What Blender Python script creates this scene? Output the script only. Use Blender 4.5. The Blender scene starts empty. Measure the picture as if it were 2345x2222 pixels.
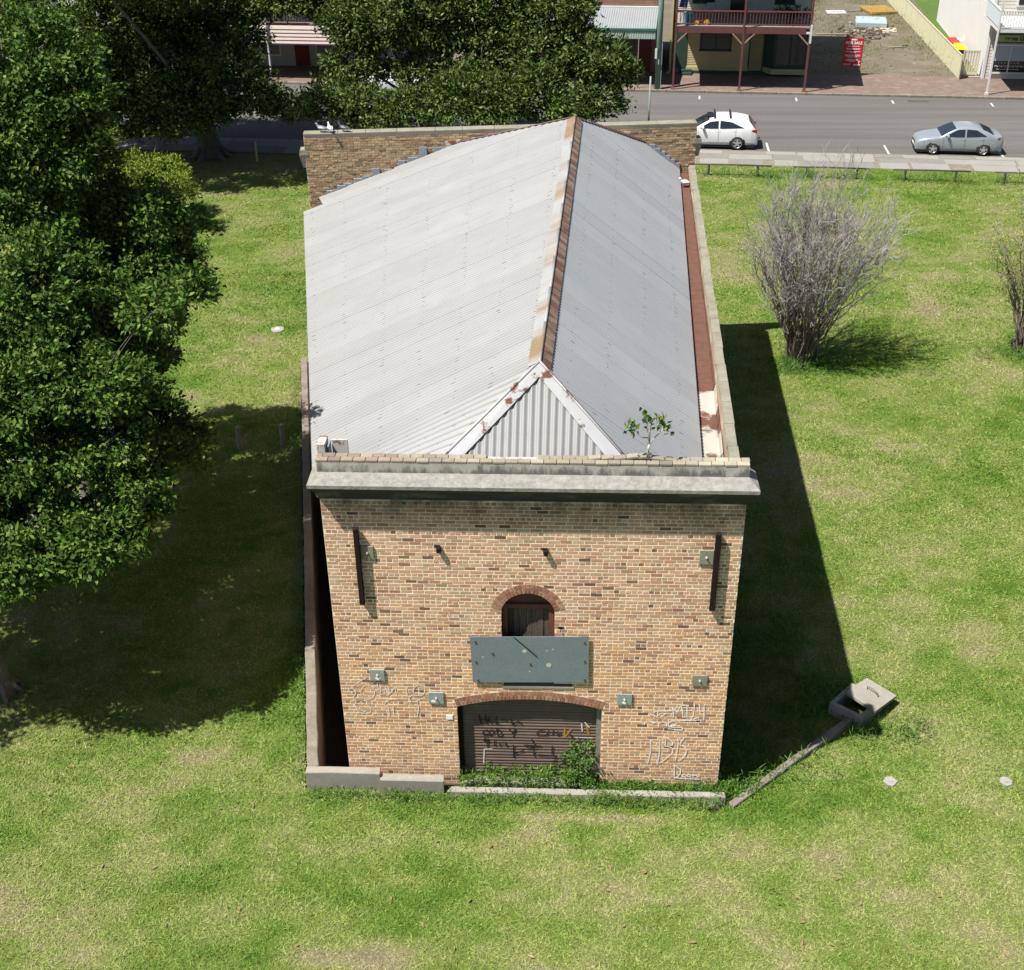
import bpy, bmesh, math, random
import numpy as np
from mathutils import Matrix, Vector, Euler
rnd = random.Random(7)
RNG = np.random.default_rng(11)
C = bpy.context.scene.collection
SC = bpy.context.scene
rad = math.radians

# ------------------------------------------------------------------ camera
def set_camera():
    cam = bpy.data.cameras.new('camera'); o = bpy.data.objects.new('camera', cam); C.objects.link(o)
    p, yaw, roll = rad(31.675), rad(-2.964), rad(0.8034)
    F = Vector((math.sin(yaw)*math.cos(p), math.cos(yaw)*math.cos(p), -math.sin(p)))
    r = Vector((math.cos(yaw), -math.sin(yaw), 0)); d = F.cross(r)
    r2 = r*math.cos(roll)+d*math.sin(roll); d2 = -r*math.sin(roll)+d*math.cos(roll)
    m = Matrix(((r2.x, -d2.x, -F.x, 4.734), (r2.y, -d2.y, -F.y, -19.869), (r2.z, -d2.z, -F.z, 20.098), (0, 0, 0, 1)))
    o.matrix_world = m
    cam.sensor_fit = 'HORIZONTAL'; cam.sensor_width = 36; cam.lens = 2824.92/2345*36
    cam.clip_start = .5; cam.clip_end = 2000
    SC.camera = o
set_camera()
# ------------------------------------------------------------------ sky and sun
SUN_TO = Vector((.485, .264, -1)).normalized()          # direction in which the light travels
SUN_EL = math.asin(-SUN_TO.z); SUN_AZ = math.atan2(-SUN_TO.x, -SUN_TO.y)
w = bpy.data.worlds.new('World'); SC.world = w; w.use_nodes = True
nt = w.node_tree; nt.nodes.clear()
sky = nt.nodes.new('ShaderNodeTexSky'); sky.sky_type = 'NISHITA'; sky.sun_disc = False
sky.sun_elevation = SUN_EL; sky.sun_rotation = SUN_AZ % (2*math.pi); sky.air_density = 1.0; sky.dust_density = 1.0
bg = nt.nodes.new('ShaderNodeBackground'); bg.inputs[1].default_value = .05
wo = nt.nodes.new('ShaderNodeOutputWorld'); nt.links.new(sky.outputs[0], bg.inputs[0]); nt.links.new(bg.outputs[0], wo.inputs[0])
sl = bpy.data.lights.new('sun', 'SUN'); sl.energy = 5.0; sl.angle = rad(.53); sl.color = (1, .955, .88)
so = bpy.data.objects.new('sun', sl); C.objects.link(so); so.rotation_euler = SUN_TO.to_track_quat('-Z', 'Y').to_euler(); so.location = (-30, -20, 50)
SC.view_settings.view_transform = 'Standard'; SC.view_settings.look = 'None'
SC.view_settings.exposure = 1.0; SC.view_settings.gamma = 1.0; SC.view_settings.use_curve_mapping = False
SC.cycles.use_denoising = True
SC.cycles.max_bounces = 4; SC.cycles.diffuse_bounces = 2; SC.cycles.glossy_bounces = 2; SC.cycles.transmission_bounces = 2; SC.cycles.transparent_max_bounces = 4
SC.cycles.use_adaptive_sampling = True; SC.cycles.adaptive_threshold = .02

# ------------------------------------------------------------------ helpers: materials
MATS = {}
def newmat(name):
    m = bpy.data.materials.new(name); m.use_nodes = True; nt = m.node_tree
    b = nt.nodes['Principled BSDF']; MATS[name] = m
    return m, nt, b
def N(nt, t, **kw):
    n = nt.nodes.new(t)
    for k, v in kw.items(): setattr(n, k, v)
    return n
def L(nt, a, b): nt.links.new(a, b)
def pos(nt, obj=False):
    return N(nt, 'ShaderNodeTexCoord').outputs['Object'] if obj else N(nt, 'ShaderNodeNewGeometry').outputs['Position']
def noise(nt, vec, scale, detail=5, rough=.6, sc3=None):
    if sc3 is not None:
        mp = N(nt, 'ShaderNodeMapping'); mp.inputs['Scale'].default_value = sc3; L(nt, vec, mp.inputs['Vector']); vec = mp.outputs[0]
    n = N(nt, 'ShaderNodeTexNoise'); n.inputs['Scale'].default_value = scale; n.inputs['Detail'].default_value = detail; n.inputs['Roughness'].default_value = rough
    L(nt, vec, n.inputs['Vector']); return n.outputs['Fac']
def ramp(nt, fac, stops, interp='LINEAR'):
    r = N(nt, 'ShaderNodeValToRGB'); r.color_ramp.interpolation = interp; e = r.color_ramp.elements
    while len(e) < len(stops): e.new(.5)
    for i, (p, c) in enumerate(stops):
        e[i].position = p; e[i].color = (c[0], c[1], c[2], 1) if not isinstance(c, (int, float)) else (c, c, c, 1)
    L(nt, fac, r.inputs[0]); return r.outputs[0]
def mix(nt, fac, a, b, mode='MIX'):
    m = N(nt, 'ShaderNodeMix', data_type='RGBA', blend_type=mode)
    for s, v in ((m.inputs[0], fac), (m.inputs[6], a), (m.inputs[7], b)):
        if hasattr(v, 'node'): L(nt, v, s)
        elif isinstance(v, (int, float)): s.default_value = v
        else: s.default_value = (v[0], v[1], v[2], 1)
    return m.outputs[2]
def mth(nt, op, a, b=0, clamp=False):
    m = N(nt, 'ShaderNodeMath', operation=op); m.use_clamp = clamp
    for s, v in ((m.inputs[0], a), (m.inputs[1], b)):
        if hasattr(v, 'node'): L(nt, v, s)
        else: s.default_value = v
    return m.outputs[0]
def bump(nt, b, h, strength=.3, dist=.02):
    n = N(nt, 'ShaderNodeBump'); n.inputs['Strength'].default_value = strength; n.inputs['Distance'].default_value = dist
    L(nt, h, n.inputs['Height']); L(nt, n.outputs[0], b.inputs['Normal'])
def mat(name, c1, c2=None, scale=4, rough=.8, c3=None, bmp=0, fine=0, metallic=0, spec=.3, detail=6, sc3=None, obj=False):
    """two or three colours mixed by noise, optional fine mottling and relief"""
    if name in MATS: return MATS[name]
    m, nt, b = newmat(name); b.inputs['Roughness'].default_value = rough; b.inputs['Metallic'].default_value = metallic
    b.inputs['Specular IOR Level'].default_value = spec
    if c2 is None: c2 = tuple(x*.8 for x in c1)
    P = pos(nt, obj); f = noise(nt, P, scale, detail, .62, sc3)
    st = [(.3, c1), (.7, c2)] if c3 is None else [(.28, c1), (.52, c2), (.72, c3)]
    col = ramp(nt, f, st)
    if fine:
        g = noise(nt, P, fine, 3, .7); col = mix(nt, .55, col, ramp(nt, g, [(.25, .45), (.75, 1.0)]), 'MULTIPLY')
    L(nt, col, b.inputs['Base Color'])
    if bmp: bump(nt, b, noise(nt, P, fine or scale*6, 4, .7), bmp, .02)
    return m
def attrcol(nt, name):
    a = N(nt, 'ShaderNodeAttribute'); a.attribute_name = name; return a.outputs['Color']

# ------------------------------------------------------------------ helpers: meshes
def me_from(name, V, F, mat=None, smooth=False, col=None, colname='bc'):
    me = bpy.data.meshes.new(name)
    V = np.asarray(V, np.float32).reshape(-1, 3)
    if isinstance(F, np.ndarray):
        nf, k = F.shape
        me.vertices.add(len(V)); me.vertices.foreach_set('co', V.ravel())
        me.loops.add(nf*k); me.loops.foreach_set('vertex_index', F.ravel().astype(np.int32))
        me.polygons.add(nf); me.polygons.foreach_set('loop_start', np.arange(0, nf*k, k, dtype=np.int32))
        me.polygons.foreach_set('loop_total', np.full(nf, k, np.int32)); me.update(calc_edges=True)
    else:
        me.from_pydata([tuple(map(float, v)) for v in V], [], F); me.update()
    if smooth: me.polygons.foreach_set('use_smooth', np.ones(len(me.polygons), bool))
    if mat: me.materials.append(mat)
    if col is not None:
        a = me.color_attributes.new(colname, 'FLOAT_COLOR', 'POINT'); c = np.ones((len(V), 4), np.float32); c[:, :3] = col; a.data.foreach_set('color', c.ravel())
    return me
def link(name, me, parent=None, loc=None):
    o = bpy.data.objects.new(name, me); C.objects.link(o)
    if parent is not None:
        o.parent = parent
        if loc is None:
            b = parent_base(parent); o.location = (-b[0], -b[1], -b[2])
    if loc is not None: o.location = loc
    return o
BASE = {}
def parent_base(p):
    """world offset of a parent whose children's meshes are written in world coordinates"""
    b = Vector((0, 0, 0))
    while p is not None: b += Vector(p.location); p = p.parent
    return b
def tag(o, label=None, cat=None, group=None, kind=None):
    if label: o['label'] = label
    if cat: o['category'] = cat
    if group: o['group'] = group
    if kind: o['kind'] = kind
    return o
def thing(name, loc, label, cat, group=None, rz=0):
    o = bpy.data.objects.new(name, None); C.objects.link(o); o.location = loc; o.rotation_euler = (0, 0, rz); o.empty_display_size = .3
    return tag(o, label, cat, group)
class MB:
    def __init__(s): s.v = []; s.f = []
    def add(s, V, F):
        n = len(s.v); s.v += [tuple(p) for p in V]; s.f += [tuple(i+n for i in f) for f in F]; return s
    def quad(s, a, b, c, d): return s.add((a, b, c, d), [(0, 1, 2, 3)])
    def hexa(s, B, T):
        return s.add(list(B)+list(T), [(3, 2, 1, 0), (4, 5, 6, 7), (0, 1, 5, 4), (1, 2, 6, 5), (2, 3, 7, 6), (3, 0, 4, 7)])
    def box(s, x0, y0, z0, x1, y1, z1):
        return s.hexa([(x0, y0, z0), (x1, y0, z0), (x1, y1, z0), (x0, y1, z0)], [(x0, y0, z1), (x1, y0, z1), (x1, y1, z1), (x0, y1, z1)])
    def bbox(s, x0, y0, z0, x1, y1, z1, b=.01):
        """box with chamfered edges"""
        bm = bmesh.new(); bmesh.ops.create_cube(bm, size=1)
        for v in bm.verts: v.co = ((x0+x1)/2+v.co.x*(x1-x0), (y0+y1)/2+v.co.y*(y1-y0), (z0+z1)/2+v.co.z*(z1-z0))
        bmesh.ops.bevel(bm, geom=bm.edges[:], offset=b, segments=1, affect='EDGES'); bm.verts.index_update()
        s.add([v.co[:] for v in bm.verts], [[v.index for v in f.verts] for f in bm.faces]); bm.free(); return s
    def prism(s, pts, z0, z1):
        n = len(pts); V = [(p[0], p[1], z0 if len(p) < 3 else p[2]+z0) for p in pts]+[(p[0], p[1], z1 if len(p) < 3 else p[2]+z1) for p in pts]
        return s.add(V, [tuple(range(n-1, -1, -1)), tuple(range(n, 2*n))]+[(i, (i+1) % n, n+(i+1) % n, n+i) for i in range(n)])
    def tube(s, P, R, n=8, cap=True):
        V, F = tube_arr(P, R, n); k = len(s.v); s.v += [tuple(p) for p in V]; s.f += [tuple(int(i)+k for i in f) for f in F]
        if cap:
            s.f.append(tuple(k+i for i in range(n-1, -1, -1))); s.f.append(tuple(k+(len(P)-1)*n+i for i in range(n)))
        return s
    def xform(s, fn): s.v = [tuple(fn(p)) for p in s.v]; return s
    def build(s, name, m, parent=None, smooth=False, loc=None):
        return link(name, me_from(name, s.v, s.f, m, smooth), parent, loc)
def tube_arr(P, R, n=6):
    P = np.asarray(P, float); R = np.broadcast_to(np.asarray(R, float), (len(P),))
    T = np.gradient(P, axis=0); T /= np.linalg.norm(T, axis=1)[:, None]+1e-9
    up = np.array([0., 0, 1.]) if abs(T[0][2]) < .9 else np.array([1., 0, 0])
    A = np.cross(T, up); A /= np.linalg.norm(A, axis=1)[:, None]+1e-9; B = np.cross(T, A)
    a = np.arange(n)*2*np.pi/n
    V = P[:, None]+R[:, None, None]*(A[:, None]*np.cos(a)[None, :, None]+B[:, None]*np.sin(a)[None, :, None])
    i = np.arange(len(P)-1)[:, None]*n; j = np.arange(n)[None]; j2 = (j+1) % n
    F = np.stack([i+j, i+j2, i+n+j2, i+n+j], -1).reshape(-1, 4)
    return V.reshape(-1, 3), F
def merge(arrs):
    """list of (V,F ndarray) -> one"""
    vs, fs, k = [], [], 0
    for V, F in arrs: vs.append(V); fs.append(F+k); k += len(V)
    return np.concatenate(vs), np.concatenate(fs)
def copy_tree(o, parent=None):
    c = o.copy(); C.objects.link(c); c.parent = parent
    for ch in list(o.children): copy_tree(ch, c)
    return c
# street frame: s along the street, t away from it (t=0 is the far kerb)
ST_A = rad(-5); ST_O = np.array([11.0, 60.9]); ST_S = np.array([math.cos(ST_A), math.sin(ST_A)]); ST_T = np.array([-math.sin(ST_A), math.cos(ST_A)])
def st(p):
    q = ST_O+ST_S*p[0]+ST_T*p[1]; return (q[0], q[1], p[2])
def sthing(name, s, t, z, label, cat, group=None):
    q = st((s, t, z)); return thing(name, q, label, cat, group, rz=ST_A)
def toworld_local(name, mb, m, parent, smooth=False):
    """mesh given in the parent's own local frame"""
    return link(name, me_from(name, mb.v, mb.f, m, smooth), parent, loc=(0, 0, 0))
# ------------------------------------------------------------------ materials
# lawn colour as a function of the place: noise patches, greener and barer spots (no light or shade in it)
HASH = np.random.default_rng(5).random((256, 256))
def vnoise(x, y):
    xi, yi = np.floor(x).astype(int), np.floor(y).astype(int); fx, fy = x-xi, y-yi; fx = fx*fx*(3-2*fx); fy = fy*fy*(3-2*fy)
    h = lambda a, b: HASH[a % 256, b % 256]
    return (h(xi, yi)*(1-fx)+h(xi+1, yi)*fx)*(1-fy)+(h(xi, yi+1)*(1-fx)+h(xi+1, yi+1)*fx)*fy
def fbm(x, y, s, o=4, g=.55):
    v, a, t = 0, 1, 0
    for i in range(o): v = v+a*vnoise(x*s+17.3*i+s, y*s+9.1*i); t += a; a *= g; s *= 2.07
    return v/t
GREEN_SPOTS = [(4.2, -.75, 5.2, .75, 1.3), (9.6, 3.0, 2.2, 8, .55), (-2.0, 4, 1.0, 5, .9), (-6, 6, 5, 6, .25), (13.2, 21.2, 1.5, 1.1, 1.3), (15.5, 21.6, 3.0, 1.5, .9), (17.2, 29, 1.9, 2.4, .9), (16.5, 22.5, 2.6, 4.0, .5), (21.5, 22.3, 1.5, 1.4, 1.2), (16.5, 43.6, 8, .9, .7), (12.2, 3.6, 1.8, 1.1, .8), (-6.5, 24.4, 1.2, .9, .7), (18, 12, 4.5, 6, .35), (15, 3.5, 3, 1.6, .5), (9.4, -.2, 1.5, 1.0, .9), (-10, 30, 8, 6, .4), (2.5, -3.3, 3.0, 1.0, .4), (-5.5, 16.7, 2.5, 1.8, .6)]
DIRT_SPOTS = [(1.2, -4.6, 1.6, .5, 1.1), (4.4, -5.1, 1.6, .28, 1.1), (-3.4, -2.6, 1.0, .5, .7), (-3.6, .6, .9, .4, .5), (4.9, -.98, 3.0, .13, 1.3), (8.0, -1.9, 2.2, .5, .45), (-5.0, 13.2, .5, 1.0, .9), (-8.6, 17.6, 1.3, 1.6, .7), (-2.6, 8.5, .45, 5.5, .6), (-2.3, 1.0, .35, 1.4, .6), (-4.9, 21, .5, 3.0, .5), (9.9, 8.5, .35, 5, .55), (11.1, 9.5, .3, 4, .55), (19.0, 26.5, 1.4, 1.0, .8), (22, 30, 3, 1.2, .5), (18.6, 43, 1.2, 1.8, 1.0), (-12, 45.5, 5, 3.2, 1.0), (14.5, -2.5, 3.5, 1.6, .35), (11, -5.5, 3, 1.0, .4), (-6.9, -3.6, 2.0, 1.0, .4), (12.3, 30, 1.2, .7, .6), (18, 18, 2, .6, .4), (-5.5, 33.5, 1.4, 1.0, .6)]
LAWN_STOPS = [(.12, (.190, .158, .104)), (.27, (.245, .226, .118)), (.40, (.208, .232, .078)), (.51, (.156, .205, .046)), (.64, (.100, .170, .026)), (.80, (.056, .122, .013))]
def lawn_value(x, y):
    s = .28*fbm(x, y, .22, 3)+.42*fbm(x+40, y*1.3, .8, 4)+.30*fbm(x*.8+11, y*1.5, 2.6, 3)
    s = .475+(s-.5)*1.0
    wx = (fbm(x, y+70, 1.3, 3)-.5)*1.1; wy = (fbm(x+90, y, 1.3, 3)-.5)*1.1
    def spot(cx, cy, rx, ry, g=1.0):
        return np.clip(1-((x-cx)/rx+wx)**2-((y-cy)/ry+wy)**2, 0, 1)*g
    for sp in GREEN_SPOTS: s = s+spot(*sp)*.17
    for sp in DIRT_SPOTS: s = s-spot(*sp)*.20
    return s
def ground_z(x, y):
    """the lawn dips between the warehouse wall and the slanting edging"""
    x, y = np.asarray(x, float), np.asarray(y, float); d = ((x-8.40)*-.66+(y+.52)*.75)
    return -.38*np.clip(d/.35, 0, 1)*np.clip((6.5-y)/4.0, 0, 1)*np.clip((11.0-x)/1.6, 0, 1)*(x > 7.9)
def lawn_rgb(s):
    P = [a for a, _ in LAWN_STOPS]; return np.stack([np.interp(s, P, [c[i] for _, c in LAWN_STOPS]) for i in range(3)], -1)
def mk_grass():
    m, nt, b = newmat('lawn'); b.inputs['Roughness'].default_value = .95; b.inputs['Specular IOR Level'].default_value = .05
    P = pos(nt); g = noise(nt, P, 22, 3, .75)
    c = mix(nt, .85, attrcol(nt, 'lc'), ramp(nt, g, [(.3, .38), (.7, .95)]), 'MULTIPLY')
    L(nt, c, b.inputs['Base Color']); bump(nt, b, g, .8, .06)
    m, nt, b = newmat('grass_blades'); b.inputs['Roughness'].default_value = .75; b.inputs['Specular IOR Level'].default_value = .12
    L(nt, attrcol(nt, 'lc'), b.inputs['Base Color'])
    mat('far_grass', (.10, .15, .03), (.07, .12, .02), .8, .95, (.13, .15, .05), bmp=.5, fine=9)
mk_grass()
def mk_leaf(name, rough=.5, trans=.3, spec=.4):
    m, nt, b = newmat(name); b.inputs['Roughness'].default_value = rough; b.inputs['Specular IOR Level'].default_value = spec
    c = attrcol(nt, 'lc'); L(nt, c, b.inputs['Base Color'])
    t = N(nt, 'ShaderNodeBsdfTranslucent'); cc = mix(nt, 1, c, (1.25, 1.3, .5), 'MULTIPLY'); L(nt, cc, t.inputs[0])
    mx = N(nt, 'ShaderNodeMixShader'); mx.inputs[0].default_value = trans; out = nt.nodes['Material Output']
    L(nt, b.outputs[0], mx.inputs[1]); L(nt, t.outputs[0], mx.inputs[2]); L(nt, mx.outputs[0], out.inputs[0])
    return m
mk_leaf('leaf_soft', .6, .16, .12); mk_leaf('leaf_glossy', .5, .14, .18); mk_leaf('weed_leaf', .5, .3)
def mk_brick(name, stain_top=None):
    m, nt, b = newmat(name); b.inputs['Roughness'].default_value = .9; b.inputs['Specular IOR Level'].default_value = .15
    P = pos(nt); c = attrcol(nt, 'bc')
    g = noise(nt, P, 34, 5, .7); c = mix(nt, .75, c, ramp(nt, g, [(.28, .55), (.5, .95), (.72, 1.15)]), 'MULTIPLY')
    big = noise(nt, P, .9, 4, .6); c = mix(nt, .45, c, ramp(nt, big, [(.35, (.72, .66, .62)), (.6, (1.06, 1.02, .96))]), 'MULTIPLY')
    pale = noise(nt, P, 1.7, 6, .7, (1, 1, 1.8)); c = mix(nt, mth(nt, 'MULTIPLY', ramp(nt, pale, [(.58, 0), (.75, 1)]), .35), c, (.50, .42, .36))
    c = stains(nt, P, c) if stain_top else c
    L(nt, c, b.inputs['Base Color']); bump(nt, b, g, .5, .008)
    return m
def stains(nt, P, c):
    """black mould and run-off below the cornice, damp at the foot of the wall"""
    xyz = N(nt, 'ShaderNodeSeparateXYZ'); L(nt, P, xyz.inputs[0]); z = xyz.outputs[2]
    n = noise(nt, P, 1.6, 6, .65, (1.0, 1, .6)); n2 = noise(nt, P, 9, 4, .7)
    up = mth(nt, 'DIVIDE', mth(nt, 'SUBTRACT', z, 6.75), .75, True)
    f = mth(nt, 'MULTIPLY', up, ramp(nt, mth(nt, 'ADD', mth(nt, 'MULTIPLY', n, .75), mth(nt, 'MULTIPLY', n2, .25)), [(.32, 0), (.56, 1)]))
    c = mix(nt, mth(nt, 'MULTIPLY', f, .88), c, (.050, .045, .038))
    lo = mth(nt, 'SUBTRACT', 1, mth(nt, 'DIVIDE', z, 1.1), True)
    return mix(nt, mth(nt, 'MULTIPLY', mth(nt, 'MULTIPLY', lo, n), .55), c, (.16, .13, .08))
mk_brick('brick', True); mk_brick('brick_back')
def mk_mortar(name, c1, c2, st_=False):
    m, nt, b = newmat(name); b.inputs['Roughness'].default_value = .95; b.inputs['Specular IOR Level'].default_value = .1
    P = pos(nt); c = ramp(nt, noise(nt, P, 2.5, 6, .7), [(.3, c1), (.7, c2)])
    g = noise(nt, P, 40, 3, .7); c = mix(nt, .6, c, ramp(nt, g, [(.3, .82), (.7, 1.08)]), 'MULTIPLY')
    if st_: c = stains(nt, P, c)
    L(nt, c, b.inputs['Base Color']); bump(nt, b, g, .4, .006); return m
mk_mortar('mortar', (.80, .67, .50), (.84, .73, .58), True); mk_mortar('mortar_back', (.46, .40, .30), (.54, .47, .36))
def mk_brickwall(name, c1, c2, mo, sc=1.0, axis='XZ'):
    """brickwork too far away to build brick by brick"""
    m, nt, b = newmat(name); b.inputs['Roughness'].default_value = .9
    P = pos(nt); mp = N(nt, 'ShaderNodeMapping'); mp.inputs['Rotation'].default_value = (rad(90), 0, 0) if axis == 'XZ' else (rad(90), 0, rad(90)); L(nt, P, mp.inputs[0])
    t = N(nt, 'ShaderNodeTexBrick'); t.inputs['Scale'].default_value = 1; t.inputs['Brick Width'].default_value = .24*sc; t.inputs['Row Height'].default_value = .086*sc; t.inputs['Mortar Size'].default_value = .012*sc
    t.inputs['Color1'].default_value = (*c1, 1); t.inputs['Color2'].default_value = (*c2, 1); t.inputs['Mortar'].default_value = (*mo, 1); L(nt, mp.outputs[0], t.inputs[0])
    c = mix(nt, .5, t.outputs[0], ramp(nt, noise(nt, P, 3, 5), [(.3, .6), (.7, 1.1)]), 'MULTIPLY'); L(nt, c, b.inputs['Base Color']); return m
mk_brickwall('brick_side', (.36, .23, .14), (.28, .17, .10), (.42, .33, .24), axis='YZ')
mk_brickwall('brick_red', (.22, .10, .07), (.17, .075, .055), (.22, .17, .14), 1.2)
def mk_roof(name, c1, c2, dirt, rough=.45):
    m, nt, b = newmat(name); b.inputs['Roughness'].default_value = rough; b.inputs['Metallic'].default_value = 0; b.inputs['Specular IOR Level'].default_value = .45
    P = pos(nt); oi = N(nt, 'ShaderNodeObjectInfo').outputs['Random']
    c = ramp(nt, noise(nt, P, .8, 5, .6), [(.3, c1), (.7, c2)])
    c = mix(nt, 1, c, ramp(nt, oi, [(0, .93), (1, 1.04)]), 'MULTIPLY')
    d = noise(nt, P, 2.0, 6, .75, (.35, 3.2, 1)); c = mix(nt, mth(nt, 'MULTIPLY', ramp(nt, d, [(.55, 0), (.75, 1)]), .35), c, dirt)
    L(nt, c, b.inputs['Base Color']); return m
mk_roof('roof_pale', (.195, .196, .194), (.222, .223, .221), (.12, .119, .115)); mk_roof('roof_grey', (.255, .266, .274), (.280, .290, .298), (.19, .197, .203))
def mk_rust(name, paint, rust1=(.118, .050, .031), rust2=(.066, .030, .021), amount=.5, scale=1.2, sc3=None, soft=.06):
    m, nt, b = newmat(name); P = pos(nt)
    f = noise(nt, P, scale, 7, .62, sc3); f = ramp(nt, f, [(max(0, 1-amount-soft), 0), (min(1, 1-amount+soft), 1)])
    r = ramp(nt, noise(nt, P, 5, 6, .7), [(.3, rust2), (.7, rust1)]); pn = ramp(nt, noise(nt, P, 3, 5), [(.3, tuple(x*.88 for x in paint)), (.7, paint)])
    L(nt, mix(nt, f, pn, r), b.inputs['Base Color']); L(nt, ramp(nt, f, [(0, .45), (1, .9)]), b.inputs['Roughness'])
    bump(nt, b, noise(nt, P, 18, 4, .7), .25, .01); return m
mk_rust('ridge_rust', (.270, .216, .162), amount=.55, scale=1.6, sc3=(.25, 2.4, 1), soft=.12)
mk_rust('ridge_pale', (.286, .292, .286), (.187, .138, .083), (.154, .105, .061), amount=.47, scale=.5, sc3=(.3, 1, .3), soft=.08)
mk_rust('gutter_rust', (.343, .328, .291), amount=.80, scale=.5, soft=.04)
mk_rust('gutter_pale', (.36, .34, .30), amount=.47, scale=.9, soft=.03)
mk_rust('barge', (.300, .305, .315), amount=.40, scale=2.6, soft=.03)
mk_rust('capping_rust', (.330, .300, .264), amount=.68, scale=2.2, soft=.05)
mk_rust('tin_rust', (.465, .450, .435), (.225, .098, .053), (.165, .068, .038), amount=.5, scale=2.1, soft=.02)
mat('concrete_old', (.248, .223, .186), (.186, .164, .130), 3, .92, (.136, .121, .096), bmp=.5, fine=30)
mat('concrete_pale', (.331, .310, .266), (.274, .256, .216), 1.5, .9, (.238, .223, .187), bmp=.3, fine=24)
mat('concrete_slab', (.27, .264, .245), (.235, .228, .208), .8, .9, bmp=.25, fine=14)
mat('render_cream', (.273, .260, .211), (.223, .211, .164), 2.2, .9, (.167, .158, .124), bmp=.3, fine=22)
def mk_cornice(name, dark):
    m, nt, b = newmat(name); b.inputs['Roughness'].default_value = .92; P = pos(nt)
    c = ramp(nt, noise(nt, P, 3, 6, .7), [(.3, (.34, .325, .275)), (.6, (.43, .415, .36)), (.8, (.38, .36, .29))])
    if dark:
        d = ramp(nt, noise(nt, P, 2.2, 7, .7, (.7, 1, 1.6)), [(.52, 1), (.85, .5)]); c = mix(nt, mth(nt, 'MULTIPLY', d, .97), c, (.028, .027, .025))
    else:
        d = noise(nt, P, 3.0, 6, .7, (1, .4, .4)); xyz = N(nt, 'ShaderNodeSeparateXYZ'); L(nt, P, xyz.inputs[0]); lo = mth(nt, 'SUBTRACT', 1, mth(nt, 'DIVIDE', mth(nt, 'SUBTRACT', xyz.outputs[2], 8.05), .2), True)
        d2 = mth(nt, 'ADD', d, mth(nt, 'MULTIPLY', lo, .16)); c = mix(nt, mth(nt, 'MULTIPLY', ramp(nt, d2, [(.52, 0), (.66, 1)]), .8), c, (.075, .073, .066))
    g = noise(nt, P, 40, 4, .75); c = mix(nt, .5, c, ramp(nt, g, [(.3, .6), (.7, 1.05)]), 'MULTIPLY'); L(nt, c, b.inputs['Base Color']); bump(nt, b, g, .5, .01)
mk_cornice('cornice_top', False); mk_cornice('cornice_dark', True)
mat('asphalt', (.134, .127, .120), (.112, .106, .101), .45, .92, (.084, .081, .079), bmp=.3, fine=9, sc3=(.10, 1.9, 1))
mat('line_white', (.446, .446, .422), (.372, .372, .347), 6, .8)
mat('paver_red', (.225, .180, .148), (.15, .105, .085), 1.6, .9, (.27, .23, .195), bmp=.4, fine=7, sc3=(.6, 1.6, 1))
mat('dry_dirt', (.185, .162, .120), (.128, .108, .080), .55, .95, (.110, .112, .052), bmp=.5, fine=5)
mat('steel_dark', (.014, .009, .008), (.022, .014, .012), 12, .9, spec=.08)
mat('steel_blue', (.19, .235, .255), (.165, .205, .225), 2.5, .5, bmp=.05, fine=20)
mat('galv_plate', (.30, .34, .36), (.38, .42, .44), 6, .35, (.24, .27, .28), metallic=.4)
mat('plate_green', (.19, .19, .14), (.24, .24, .18), 6, .6)
mat('bolt', (.5, .48, .42), (.32, .3, .26), 20, .5)
mat('roller', (.150, .108, .085), (.115, .083, .066), 1.3, .6, (.165, .14, .125), sc3=(1, 1, .4))
mat('frame_timber', (.15, .06, .04), (.10, .04, .03), 6, .8)
mat('old_plank', (.155, .12, .10), (.09, .068, .055), 4, .9, (.21, .18, .16), bmp=.4, fine=18, sc3=(6, 1, .5))
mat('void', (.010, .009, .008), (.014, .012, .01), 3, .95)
mat('paint_white_tag', (.85, .82, .80), (.75, .70, .66), 30, .7); mat('paint_faint_tag', (.72, .66, .64), (.60, .52, .46), 30, .8)
mat('paint_black_tag', (.012, .012, .013), (.03, .03, .03), 20, .5); mat('paint_orange_tag', (.42, .22, .05), (.3, .15, .04), 20, .6)
mat('lead', (.252, .280, .322), (.196, .224, .266), 7, .5, (.322, .350, .385))
mat('timber_grey', (.27, .255, .225), (.20, .185, .16), 8, .9, bmp=.3, fine=30)
mat('bark', (.21, .185, .155), (.13, .11, .09), 4, .95, (.28, .25, .21), bmp=.7, fine=22); mat('fig_bark', (.165, .155, .135), (.11, .10, .088), 2, .9, (.075, .068, .058), bmp=.6, fine=12)
mat('twig', (.30, .255, .22), (.22, .175, .15), 3, .9, (.42, .40, .38))
mat('log_dark', (.085, .08, .066), (.06, .056, .046), 8, .9)
mat('sapling_bark', (.52, .50, .46), (.38, .36, .33), 14, .8)
mat('soil', (.045, .036, .027), (.03, .024, .018), 3, .95)
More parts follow.
